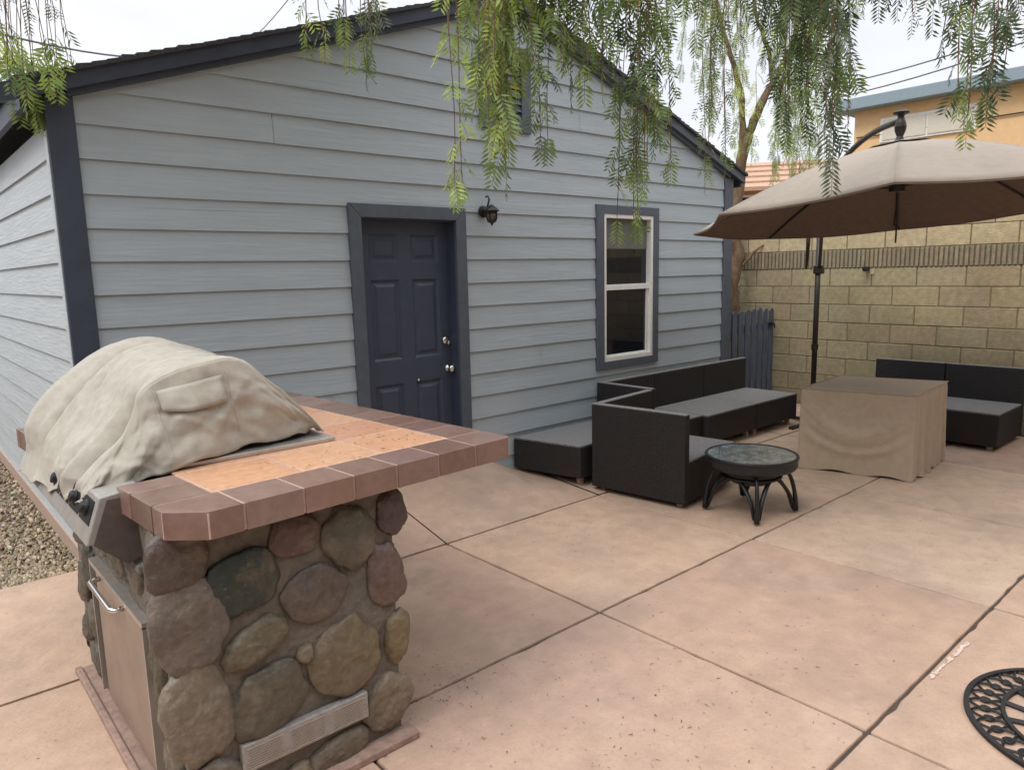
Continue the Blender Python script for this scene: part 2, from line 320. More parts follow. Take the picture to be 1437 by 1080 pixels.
# roof: two slabs of shingle, barge boards, soffits
OV, FR = .42, -.085
def slope_slab(side, y0, y1, t0, t1, xo):
    # side -1 left, +1 right; offsets below the top surface
    xa = WX / 2; xb = WX / 2 + side * (WX / 2 + xo)
    za = PEAK; zb = PEAK - PITCH * (WX / 2 + xo)
    return [(xa, y0, za - t1), (xa, y1, za - t1), (xb, y1, zb - t1), (xb, y0, zb - t1), (xa, y0, za - t0), (xa, y1, za - t0), (xb, y1, zb - t0), (xb, y0, zb - t0)]
BF = [(0, 1, 2, 3), (4, 5, 6, 7), (0, 3, 7, 4), (1, 2, 6, 5), (2, 3, 7, 6), (0, 1, 5, 4)]
for side in (-1, 1):
    OVB = .45; OV = .13; OVB = .45 if side < 0 else .15
    rs = MB(); ns = 46; L_ = WX / 2 + OV + .03
    for i in range(ns):      # shingle courses with slightly ragged front edge
        u0, u1 = L_ * i / ns, L_ * (i + 1) / ns
        for j, (y0, y1) in enumerate([(FR - .02 - rnd.uniform(0, .012), .3), (.3, 3.6), (3.6, 7.2)]):
            lift = .006 + rnd.uniform(-.004, .008)
            xa, xb = WX / 2 + side * u0, WX / 2 + side * u1; za, zb = PEAK - PITCH * u0, PEAK - PITCH * u1
            rs.add([(xa, y0, za - .02), (xa, y1, za - .02), (xb, y1, zb - .02), (xb, y0, zb - .02), (xa, y0, za), (xa, y1, za), (xb, y1, zb + lift), (xb, y0, zb + lift)], BF)
    rs.build('roof_shingles', M['shingle'], SH)
    MB().add(slope_slab(side, FR, FR + .03, .010, .098, OVB), BF).build('barge_board', M['navy'] if side < 0 else M['trim grey'], SH)
    MB().add(slope_slab(side, FR + .032, -.012, .045, .130, -.08), BF).build('barge_trim', M['navy'] if side < 0 else M['trim grey'], SH)
    xo = WX / 2 + side * (WX / 2 + OV); zo = PEAK - PITCH * (WX / 2 + OV)
    e0, e1 = sorted((xo, xo - side * .03)); MB().box(e0, e1, FR + .032, 7.15, zo - .14, zo - .022).build('eave_fascia', M['navy'], SH)
    xi = 0 - .002 if side < 0 else WX + .002; zi = PEAK - PITCH * (abs(xi - WX / 2))
    MB().add([(xo - side * .031, FR + .04, zo - .05), (xo - side * .031, 7.1, zo - .05), (xi, 7.1, zi - .05), (xi, FR + .04, zi - .05),
              (xo - side * .031, FR + .04, zo - .07), (xo - side * .031, 7.1, zo - .07), (xi, 7.1, zi - .07), (xi, FR + .04, zi - .07)], BF).build('soffit', M['soffit'], SH)
# attic vent (slate frame with slats)
v = MB().box(2.80, 2.90, -.034, -.0, 2.77, 3.40).box(3.22, 3.32, -.034, 0, 2.77, 3.40).box(2.90, 3.22, -.034, 0, 2.77, 2.86).box(2.90, 3.22, -.034, 0, 3.31, 3.40).build('attic_vent', M['trim grey'], SH, bevel=.003)
s = MB()
for i in range(8): z = 2.87 + i * .055; s.add([(2.90, -.028, z), (3.22, -.028, z), (3.22, .0, z + .06), (2.90, .0, z + .06)], [(0, 1, 2, 3)])
s.build('slat', M['trim grey'], v, solid=.006)
# door
DR = MB()
DX0, DX1, DZ, DY = 1.745, 2.53, 2.068, .085
pans = [(1.856, 2.096, 1.777, 1.975), (2.205, 2.442, 1.777, 1.975), (1.856, 2.096, 1.075, 1.655), (2.205, 2.442, 1.075, 1.655), (1.856, 2.096, .28, .897), (2.205, 2.442, .28, .897)]
xsp = [DX0, 1.856, 2.096, 2.205, 2.442, DX1]; zsp = [.03, .28, .897, 1.075, 1.655, 1.777, 1.975, DZ]
for i in range(5):
    for j in range(7):
        if i in (1, 3) and j in (1, 3, 5): continue
        DR.add([(xsp[i], DY, zsp[j]), (xsp[i + 1], DY, zsp[j]), (xsp[i + 1], DY, zsp[j + 1]), (xsp[i], DY, zsp[j + 1])], [(0, 1, 2, 3)])
for x0, x1, z0, z1 in pans:
    loops = [(0, 0), (.016, .014), (.030, .014), (.052, .003)]; vs = []
    for d, dy in loops: vs += [(x0 + d, DY + dy, z0 + d), (x1 - d, DY + dy, z0 + d), (x1 - d, DY + dy, z1 - d), (x0 + d, DY + dy, z1 - d)]
    DR.add(vs, [(4 * l + k, 4 * l + (k + 1) % 4, 4 * l + 4 + (k + 1) % 4, 4 * l + 4 + k) for l in range(3) for k in range(4)] + [(12, 13, 14, 15)])
DR.box(DX0, DX1, DY + .02, DY + .045, .03, DZ)
door = DR.build('door', M['door'], SH)
kb = MB(); kb.lathe([(.028, 0), (.028, -.008), (.012, -.012), (.012, -.035), (.024, -.042), (.029, -.055), (.024, -.068), (.006, -.072)], (2.50, DY, .968), 20, axis='y'); kb.build('door_knob', M['chrome'], door, smooth=True)
kb = MB(); kb.lathe([(.030, 0), (.030, -.012), (.022, -.022), (.010, -.024)], (2.478, DY, 1.185), 20, axis='y'); kb.lathe([(.018, 0), (.018, -.012), (.008, -.02)], (2.510, DY, 1.165), 16, axis='y'); kb.build('deadbolt', M['chrome'], door, smooth=True)
MB().lathe([(.010, 0), (.010, -.010), (.004, -.013)], (2.222, DY, .905), 12, axis='y').build('door_bumper', M['chrome'], door, smooth=True)
f = MB(); f.prism([(1.728, -.008), (1.745, -.008), (1.745, .125), (1.728, .125)], 0, 2.083); f.prism([(2.53, -.008), (2.547, -.008), (2.547, .125), (2.53, .125)], 0, 2.083); f.box(1.745, 2.53, -.008, .125, DZ, 2.083); f.box(1.745, 2.53, -.02, .12, .0, .028); f.build('door_jamb', M['door'], SH)
fr = MB()
fr.add([(1.648, -.036, 0), (1.740, -.036, 0), (1.740, -.036, 2.075), (1.648, -.036, 2.165), (1.648, .003, 0), (1.740, .003, 0), (1.740, .003, 2.075), (1.648, .003, 2.165)], BF)
fr.add([(2.535, -.036, 0), (2.628, -.036, 0), (2.628, -.036, 2.165), (2.535, -.036, 2.075), (2.535, .003, 0), (2.628, .003, 0), (2.628, .003, 2.165), (2.535, .003, 2.075)], BF)
fr.add([(1.6505, -.036, 2.167), (2.6255, -.036, 2.167), (2.5355, -.036, 2.077), (1.7405, -.036, 2.077), (1.6505, .003, 2.167), (2.6255, .003, 2.167), (2.5355, .003, 2.077), (1.7405, .003, 2.077)], BF)
fr.build('door_frame', M['trim grey'], SH, bevel=.002)
# window
wn = MB(); wn.box(4.09, 4.185, -.036, .003, .785, 2.262); wn.box(4.895, 4.975, -.036, .003, .785, 2.262); wn.box(4.185, 4.895, -.036, .003, .785, .855); wn.box(4.185, 4.895, -.036, .003, 2.185, 2.262)
win = wn.build('window', M['trim grey'], SH, bevel=.002)
sf = MB(); z0, z1, x0, x1 = .855, 2.185, 4.185, 4.895
sf.box(x0, x0 + .035, -.028, .05, z0, z1); sf.box(x1 - .035, x1, -.028, .05, z0, z1); sf.box(x0 + .035, x1 - .035, -.028, .05, z0, z0 + .04); sf.box(x0 + .035, x1 - .035, -.028, .05, z1 - .035, z1)
sf.box(x0 + .035, x1 - .035, -.012, .05, 1.505, 1.555); sf.box(x1 - .065, x1 - .035, .0, .05, z0 + .04, 1.505); sf.box(x0 + .035, x0 + .05, .0, .05, z0 + .04, 1.505); sf.box(x0 + .05, x1 - .065, .0, .05, z0 + .04, z0 + .055)
sf.build('window_sash', M['white'], win, bevel=.002)
MB().box(x0 + .05, x1 - .065, .015, .02, z0 + .055, 1.505).box(x0 + .035, x1 - .035, .03, .035, 1.555, z1 - .035).build('window_pane', M['glass'], win)
MB().box(x0 + .036, x1 - .036, .024, .0295, 1.88, z1 - .036).build('blind', M['curtain'], win)
# wall lantern
LM = empty('wall_lantern', (2.805, -.02, 2.15), 0, 'small rusty black lantern on the siding right of the navy door', 'lamp')
l = MB(); l.lathe([(.045, 0), (.045, -.012), (.02, -.02)], (0, 0, .0), 16, axis='y'); l.build('back_plate', M['black'], LM, smooth=False)
l = MB(); l.tube([(0, -.015, 0), (0, -.05, .02), (0, -.065, .05), (0, -.08, .085), (-.005, -.07, .11), (-.01, -.05, .105)], .007, 8); l.tube([(0, -.015, 0), (0, -.06, -.01), (0, -.1, .02), (0, -.105, .03)], .009, 8); l.build('arm', M['black'], LM, smooth=True)
l = MB(); l.lathe([(.008, .045), (.016, .04), (.05, .012), (.058, .002), (.058, -.006), (.045, -.008)], (0, -.105, 0), 20); l.build('lamp_cap', M['black'], LM, smooth=True)
l = MB(); l.lathe([(.036, -.008), (.036, -.05), (.028, -.075)], (0, -.105, 0), 16); l.build('lamp_glass', M['amber'], LM, smooth=True)
l = MB()
for k in range(4): a = k * PI / 2 + .5; l.tube([(.041 * math.cos(a), -.105 + .041 * math.sin(a), -.006), (.041 * math.cos(a), -.105 + .041 * math.sin(a), -.055), (.03 * math.cos(a), -.105 + .03 * math.sin(a), -.08)], .005, 6)
l.lathe([(.036, -.076), (.036, -.082), (.01, -.095), (.006, -.11)], (0, -.105, 0), 16); l.build('cage', M['black'], LM)
# ================================================================ pebbles left of the shed
import itertools
def icosa():
    t = (1 + 5 ** .5) / 2; v = [(-1, t, 0), (1, t, 0), (-1, -t, 0), (1, -t, 0), (0, -1, t), (0, 1, t), (0, -1, -t), (0, 1, -t), (t, 0, -1), (t, 0, 1), (-t, 0, -1), (-t, 0, 1)]
    f = [(0, 11, 5), (0, 5, 1), (0, 1, 7), (0, 7, 10), (0, 10, 11), (1, 5, 9), (5, 11, 4), (11, 10, 2), (10, 7, 6), (7, 1, 8), (3, 9, 4), (3, 4, 2), (3, 2, 6), (3, 6, 8), (3, 8, 9), (4, 9, 5), (2, 4, 11), (6, 2, 10), (8, 6, 7), (9, 8, 1)]
    return [Vector(q).normalized() for q in v], f
IV, IF = icosa()
b = MB(); r = random.Random(3)
for i in range(13000):
    y = .2 + (r.random() ** 1.6) * 5.5; x = -.03 - r.random() * min(2.2, .55 + y * .5)
    s_ = r.uniform(.006, .016) * (1 + y * .08); e = Matrix.Rotation(r.uniform(0, 6), 3, 'Z') @ Matrix.Diagonal((1, r.uniform(.6, 1), r.uniform(.45, .8)))
    c = r.choice([(.20, .15, .09), (.33, .26, .18), (.25, .185, .13), (.44, .36, .27), (.17, .13, .09), (.33, .25, .15), (.26, .23, .13), (.46, .37, .26)])
    b.add([e @ q * s_ + Vector((x, y, r.uniform(-.012, .008))) for q in IV], IF, col=jc(c, .2, r))
tag(b.build('pebbles', M['pebble'], smooth=True, attr=True), kind='stuff', label='loose tan and grey pebbles along the shed side wall', cat='pebbles')
tag(MB().box(-2.6, -.031, .165, 7, -.055, -.018).build('gravel_bed', M['ground']), kind='structure')
# ================================================================ BLOCK WALL
BW = empty('block_wall', (7.5, 0, 0), 0, 'tall tan concrete block wall with a ribbed course behind the sofas', 'wall')
MB().box(.006, .19, -9, 9, -.05, 2.46).build('mortar', M['mortar wall'], BW)
b = MB(); CH = .2056; r = random.Random(5)
for k in range(12):
    z0 = k * CH + .004 + .005; z1 = (k + 1) * CH - .004 + .005
    if k == 8: continue
    L_ = .4625 if k < 8 else .4085
    off = (-.0715 if k % 2 == 1 else .165) if k < 8 else (-1.12 if k % 2 == 1 else -1.32)
    n0 = int((-9 - off) / L_); 
    for i in range(n0, int((9 - off) / L_)):
        y = off + i * L_
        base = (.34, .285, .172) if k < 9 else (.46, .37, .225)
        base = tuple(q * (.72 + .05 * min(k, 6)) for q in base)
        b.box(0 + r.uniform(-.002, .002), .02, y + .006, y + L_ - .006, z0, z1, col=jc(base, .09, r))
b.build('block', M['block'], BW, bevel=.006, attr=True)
b = MB(); y = -9
while y < 9:
    b.box(-.012, .02, y, y + .030, 8 * CH + .01, 9 * CH - .0, col=jc((.27, .225, .15), .12, r)); y += .0462
b.build('ribbed_block', M['block'], BW, bevel=.005, attr=True)
tp = empty('hose_bib', (7.485, -.955, 1.64), 0, 'small black pipe stub sticking out of the tan block wall', 'pipe')
MB().lathe([(.022, .02), (.022, -.05), (.03, -.055), (.03, -.07), (.012, -.075)], (0, 0, 0), 14, axis='x').build('pipe', M['black'], tp)
MB().box(.006, .0095, -.075, -.035, -.06, .0).build('patch', M['block_p'], tp)
# ================================================================ PICKET GATE between shed and wall
PG = empty('picket_gate', (6.27, .12, 0), 0, 'dark navy picket gate filling the gap between shed and block wall', 'gate')
r = random.Random(8); xx = .02; i = 0
while xx < 1.14:
    wd = r.uniform(.085, .10); top = 1.20 + r.uniform(-.02, .012)
    q = MB(); q.add([(xx, 0, .06), (xx + wd, 0, .06), (xx + wd, 0, top - .03), (xx + wd * .72, 0, top), (xx + wd * .28, 0, top), (xx, 0, top - .03)] + [(xx, .02, .06), (xx + wd, .02, .06), (xx + wd, .02, top - .03), (xx + wd * .72, .02, top), (xx + wd * .28, .02, top), (xx, .02, top - .03)],
              [(0, 1, 2, 3, 4, 5), (6, 7, 8, 9, 10, 11)] + [(j, (j + 1) % 6, 6 + (j + 1) % 6, 6 + j) for j in range(6)])
    q.build('picket', M['picket'], PG, bevel=.002); xx += wd + .045
q = MB(); q.box(0, 1.17, .021, .055, .25, .34); q.box(0, 1.17, .021, .055, .92, 1.01); q.build('rail', M['picket'], PG)
q = MB(); q.box(1.08, 1.16, -.02, -.001, .98, 1.02); q.tube([(1.12, -.02, 1.0), (1.12, -.05, 1.0), (1.12, -.055, .95)], .009, 8); q.build('latch', M['black'], PG)
# ================================================================ UNSEEN HOUSE AND FENCE, ADDED TO BLOCK LOW SKY LIGHT
MH = empty('added_house', (1.5, -8.6, 0), 0, 'unseen two storey beige stucco house, added to block low sky light', 'house')
MB().box(-8, 9, -5, 0, 0, 5.6).build('wall', M['stucco_h'], MH)
b = MB(); b.add([(-8.6, .7, 5.55), (9.6, .7, 5.55), (9.6, -2.5, 6.9), (-8.6, -2.5, 6.9), (-8.6, .7, 5.4), (9.6, .7, 5.4), (9.6, -2.5, 6.75), (-8.6, -2.5, 6.75)], BF); b.build('roof', M['shingle'], MH)
for wx_, wz_, ww_, wh_ in ((-4.5, 1.0, 1.4, 1.2), (-.9, .05, 1.8, 2.05), (4.2, 1.0, 1.6, 1.2), (-3.5, 3.6, 1.3, 1.1), (2.5, 3.6, 1.3, 1.1)):
    w_ = MB().box(wx_, wx_ + ww_, .002, .05, wz_, wz_ + wh_).build('window', M['white'], MH); MB().box(wx_ + .06, wx_ + ww_ - .06, .051, .055, wz_ + .06, wz_ + wh_ - .06).build('pane', M['glass'], w_)
FN = empty('added_fence', (-3.9, 0, 0), 0, 'unseen weathered brown board fence at the left, added to shape the light', 'fence')
b = MB(); y = -8.4
while y < 12: b.box(0, .02, y, y + .135, 0, 1.85 + rnd.uniform(-.01, .01), col=(1, 1, 1)); y += .14
b.build('boards', M['fence'], FN); MB().box(-.05, -.002, -8.4, 12, .4, .49).box(-.05, -.002, -8.4, 12, 1.4, 1.49).build('rail', M['fence'], FN)
# ================================================================ BACKGROUND HOUSES
OB = empty('ochre_building', (14, 0, 0), 0, 'ochre stucco building with slate blue eave beyond the block wall', 'building')
b = MB(); b.box(0, 6, -8, 2.16, 0, 4.62); b.build('wall', M['ochre'], OB)
b = MB(); b.box(-.30, 6.2, -8.2, 2.42, 4.61, 4.82); b.build('eave', M['eave'], OB, bevel=.01)
w_ = MB().box(-.04, .0, .05, 1.66, 3.96, 4.40).build('window', M['white'], OB)
MB().box(-.055, -.041, .10, .82, 4.0, 4.36).box(-.055, -.041, .86, 1.61, 4.0, 4.36).build('pane', M['blind'], w_)
w_ = MB().box(-.04, .0, -2.4, -.9, 3.2, 3.9).build('window', M['white'], OB); MB().box(-.055, -.041, -2.36, -.94, 3.24, 3.86).build('pane', M['glass'], w_)
MB().tube([(-.03, 2.1, 4.12), (-.03, 1.7, 4.11), (-.03, -.6, 4.13), (-.03, -4, 4.1)], .012, 6).build('conduit', M['black'], OB)
hc = at(1095, 262, 19); an = math.atan2(-(CAM.x - hc.x), (CAM.y - hc.y)) + .12
TH = empty('tile_roof_house', (hc.x, hc.y, 0), an + PI, 'peach house with terracotta tile roof behind the pepper tree', 'house')
# local: -y faces the camera
def loc_house():
    ez = hc.z; b = MB(); b.box(-2.2, 2.2, .3, 5, 0, ez); b.build('wall', M['stucco'], TH)
    b = MB(); nrow = 5
    for i in range(nrow):
        u0, u1 = i / nrow, (i + 1) / nrow
        b.add([(-2.5, -.1 + 3 * u0, ez - .05 + 1.05 * u0 + .05), (2.5, -.1 + 3 * u0, ez - .05 + 1.05 * u0 + .05), (2.5, -.1 + 3 * u1, ez - .05 + 1.05 * u1), (-2.5, -.1 + 3 * u1, ez - .05 + 1.05 * u1)], [(0, 1, 2, 3)])
        b.add([(-2.5, -.1 + 3 * u0, ez - .08 + 1.05 * u0), (2.5, -.1 + 3 * u0, ez - .08 + 1.05 * u0), (2.5, -.1 + 3 * u0, ez + 1.05 * u0), (-2.5, -.1 + 3 * u0, ez + 1.05 * u0)], [(0, 1, 2, 3)])
    b.add([(-2.5, 2.9, ez + 1.0), (2.5, 2.9, ez + 1.0), (2.5, 5.6, ez), (-2.5, 5.6, ez)], [(0, 1, 2, 3)])
    b.build('roof', M['terracotta'], TH, solid=.04)
    w_ = MB().box(-1.05, -.25, .25, .299, ez - 1.2, ez - .15).build('window', M['white'], TH)
    MB().box(-.98, -.32, .235, .249, ez - 1.13, ez - .22).build('pane', M['glass'], w_)
loc_house()
# power lines
for i, (a, c, lab) in enumerate([((-60, 33, 12), (230, 84, 18), 'upper grey cable crossing the sky above the shed eave at left'), ((-60, 66, 12), (140, 101, 18), 'lower grey cable crossing the sky just above the shed eave at left'),
                       ((330, 75, 22), (420, -20, 18), 'thin cable rising steeply from the shed roof into the sky'),
                       ((1150, 125, 24), (1500, 22, 15), 'upper of two dark cables above the ochre building'), ((1150, 143, 24), (1500, 38, 15), 'lower of two dark cables above the ochre building')]):
    A = at(*a); B = at(*c); pts = [A.lerp(B, t / 8) + Vector((0, 0, -.12 * math.sin(PI * t / 8))) for t in range(9)]
    tag(MB().tube(pts, .020 if i != 2 else .012, 5).build('power_line', M['wire']), lab, 'cable', 'power lines across the sky')
# ================================================================ WICKER SOFA MODULES
def module(loc, wx, wy, rz, label, back=True, dz=0, left=False, right=False, skew=0, group='dark wicker sofa modules'):
    "local: x 0..wx, y 0..wy; back panel along y=wy; side panels at x=0 / x=wx"
    t = empty('sofa_module', loc, rz, label, 'sofa', group)
    H, SHT, T = .685 - loc[2], .345 - loc[2], .058
    x0 = T if left else 0; x1 = wx - (T if right else 0); y1 = wy - (T if back else 0)
    MB().prism([(x0, 0), (x1, 0), (x1, y1), (x0 + skew, y1)], .04, SHT - .014).build('seat_base', M['wicker'], t, bevel=.008)
    MB().prism([(x0 + .002, .002), (x1 - .002, .002), (x1 - .002, y1 - .002), (x0 + skew + .002, y1 - .002)], SHT - .0138, SHT).build('seat_top', M['seat'], t, bevel=.004)
    def panel(a, b_, c, d, nm):
        MB().box(a, b_, c, d, .035, H - .008).build(nm, M['wicker'], t, bevel=.006); MB().box(a + .001, b_ - .001, c + .001, d - .001, H - .0078, H).build('coping', M['coping'], t.children[-1], bevel=.002)
    if back: panel(0, wx, wy - T, wy, 'back_panel')
    if left: panel(0, T - .001, 0, wy - T - .001, 'side_panel')
    if right: panel(wx - T + .001, wx, 0, wy - T - .001, 'side_panel')
    for fx in (.05, wx - .09):
        for fy in (.05, wy - .09): MB().box(fx, fx + .04, fy, fy + .04, .001 - loc[2] * .9, .039).build('foot', M['grout'], t)
    return t
module((3.195, -.655, .045), .845, .622, 0, 'low backless wicker seat against the siding, nearest the door', back=False, skew=-.14)
module((4.085, -.645, .045), .77, .617, 0, 'wicker corner module with side and back panels under the window', left=True)
module((4.862, -.70, .045), .83, .672, 0, 'middle wicker seat along the siding with its back right of the window')
module((5.695, -.70, .045), .82, .672, 0, 'wicker seat at the end of the row beside the picket gate')
# the corner module standing out on the patio: back panel faces the counter
module((4.143, -1.4195, 0), .80, .80, PI / 2 + math.radians(7), 'wicker corner module standing forward on the patio beside the round table', left=False, right=True)
for yy, lab in ((-1.175, 'wicker seat against the block wall, left one of the two behind the covered table'), (-1.86, 'wicker seat against the block wall, right one at the photo edge')):
    module((6.60, yy, 0), .675, .76, -PI / 2, lab)
# ================================================================ COVERED FIRE TABLE
def covered():
    t = empty('covered_table', (5.5, -1.93, 0), 0, 'boxy table draped in a tan fitted cover in the middle of the patio', 'covered table')
    q = [(5.127, -2.364), (6.02, -2.29), (5.80, -1.47), (4.925, -1.545)]       # near-left.. counter-clockwise
    q = [Vector((x - 5.5, y + 1.93, 0)) for x, y in q]
    P_ = []; per = 72; hh = 26
    def rim(s):
        s = (s % 1) * 4; i = int(s); f_ = s - i; return q[i].lerp(q[(i + 1) % 4], f_), i, f_
    n = 4 * per; vs = []
    for j in range(hh + 1):
        v = j / hh
        for k in range(n):
            pt, i, f_ = rim(k / n); c = Vector((0, 0, 0)); d = (q[(i + 1) % 4] - q[i]).normalized(); nrm = Vector((d.y, -d.x, 0))
            o = 0
            if i == 3:   # long face towards the sofa corner: swagged folds
                for z_, w_, a_ in ((.97, .030, .020), (.86, .035, .026), (.72, .03, .022), (.50, .04, .02)):
                    zz = v - (z_ - .50 * z_ * (1 - (2 * f_ - 1) ** 2)); o += a_ * math.exp(-(zz / w_) ** 2) * (1 - abs(2 * f_ - 1) ** 4)
                o -= .03 * (1 - (2 * f_ - 1) ** 2) * (1 - v)
            elif i == 0: o = .017 * (math.sin(f_ * 34) + .6 * math.sin(f_ * 61 + 1)) * (1 - v) ** .6 * (1 if f_ > .06 else 0)
            else: o = .010 * math.sin(f_ * 27 + i) * (1 - v)
            if f_ < .05 or f_ > .95: o *= .2
            flare = .012 * (1 - v)
            dirc = pt.normalized()
            z = .012 + v * .675 + (0 if v > .15 else .010 * math.sin(k * .19))
            if v > .93: pt = pt * (1 - (v - .93) * .15)
            vs.append(pt + nrm * o + dirc * flare + Vector((0, 0, z)))
    fs = [(j * n + k, j * n + (k + 1) % n, (j + 1) * n + (k + 1) % n, (j + 1) * n + k) for j in range(hh) for k in range(n)]
    b = MB(); b.add(vs, fs)
    rings = 10; base = hh * n; vs2 = []; 
    for r_ in range(1, rings + 1):
        for k in range(n): 
            pt = Vector(vs[base + k]); f_ = 1 - r_ / rings; z = .690 + .004 * math.sin(pt.x * 9 * f_) * math.sin(pt.y * 7 + 1) - .006 * (1 - f_)
            vs2.append((pt.x * f_, pt.y * f_, z))
    b2 = len(vs); b.v += [tuple(x) for x in vs2]
    for r_ in range(rings):
        for k in range(n):
            A = base + k if r_ == 0 else b2 + (r_ - 1) * n + k; B = base + (k + 1) % n if r_ == 0 else b2 + (r_ - 1) * n + (k + 1) % n
            b.f.append([A, B, b2 + r_ * n + (k + 1) % n, b2 + r_ * n + k]); b.mi.append(0); b.col.append((1, 1, 1))
    b.build('cover_cloth', M['canvas2'], t, smooth=True)
    # piping seam round the top edge
    pts = [Vector((q[i % 4].x, q[i % 4].y, .687)) for i in range(5)]
    s = MB(); s.tube([a * 1.0 for a in pts], .005, 6); s.build('seam', M['canvas2'], t)
    for a in q: MB().box(a.x * .9 - .03, a.x * .9 + .03, a.y * .9 - .03, a.y * .9 + .03, .0, .1).build('foot', M['black'], t)
covered()
# ================================================================ ROUND SIDE TABLE
def round_table():
    c = (3.66, -1.84); t = empty('round_table', (c[0], c[1], 0), 0, 'low round glass topped table on four arched black iron legs', 'table')
    H = .415; R_ = .305
    MB().lathe([(R_ - .03, H - .085), (R_ - .012, H - .087), (R_, H - .07), (R_, H - .022), (R_ + .008, H - .012), (R_ + .006, H - .002), (R_ - .012, H), (R_ - .014, H - .012), (R_ - .03, H - .014)], n=56).build('rim', M['black'], t, smooth=False, bevel=.002)
    MB().lathe([(.02, H - .012), (R_ - .013, H - .011), (R_ - .013, H - .005), (.02, H - .004)], n=56).build('glass_top', M['tableglass'], t)
    a0 = math.radians(129); Rf = .31
    for k in range(4):
        a = a0 + k * PI / 2; ex = Vector((math.cos(a), math.sin(a), 0))
        pts = []
        for i in range(11): s = i / 10; pts.append(ex * (.20 + .105 * math.sin(s * PI / 2)) + Vector((0, 0, H - .10 - (H - .115) * (1 - math.cos(s * PI / 2)))))
        pts = [ex * .20 + Vector((0, 0, H - .06))] + pts
        MB().tube(pts, [.013] * 6 + [.014] * 3 + [.016, .018, .020], 8).build('leg', M['black'], t, smooth=True)
    for k in range(4):        # arches linking neighbouring legs
        a = a0 + k * PI / 2; b_ = a + PI / 2; A = Vector((math.cos(a), math.sin(a), 0)) * .30; B = Vector((math.cos(b_), math.sin(b_), 0)) * .30; pts = []
        for i in range(15): s = i / 14; q = A.lerp(B, .04 + .92 * s); bow = 1 - .16 * math.sin(PI * s); pts.append(Vector((q.x * bow, q.y * bow, .03 + .24 * math.sin(PI * s) ** .6)))
        MB().tube(pts, .0165, 8, flat=.7).build('arch_brace', M['black'], t, smooth=True)
    pts = [(.20 * math.cos(i * PI / 12), .20 * math.sin(i * PI / 12), .265) for i in range(25)]
    MB().tube(pts, .010, 8, cap=False).build('ring', M['black'], t, smooth=True)
    MB().lathe([(.13, H - .20), (.19, H - .16), (.20, H - .086)], n=32).build('bowl', M['black'], t, smooth=True)
m = mat('mottled table glass', (.22, .26, .26), .12, var=.3, scale=14, col2=(.05, .06, .06), bump=.25, bscale=30, spec=.8, coat=.5); M['tableglass'] = m
round_table()
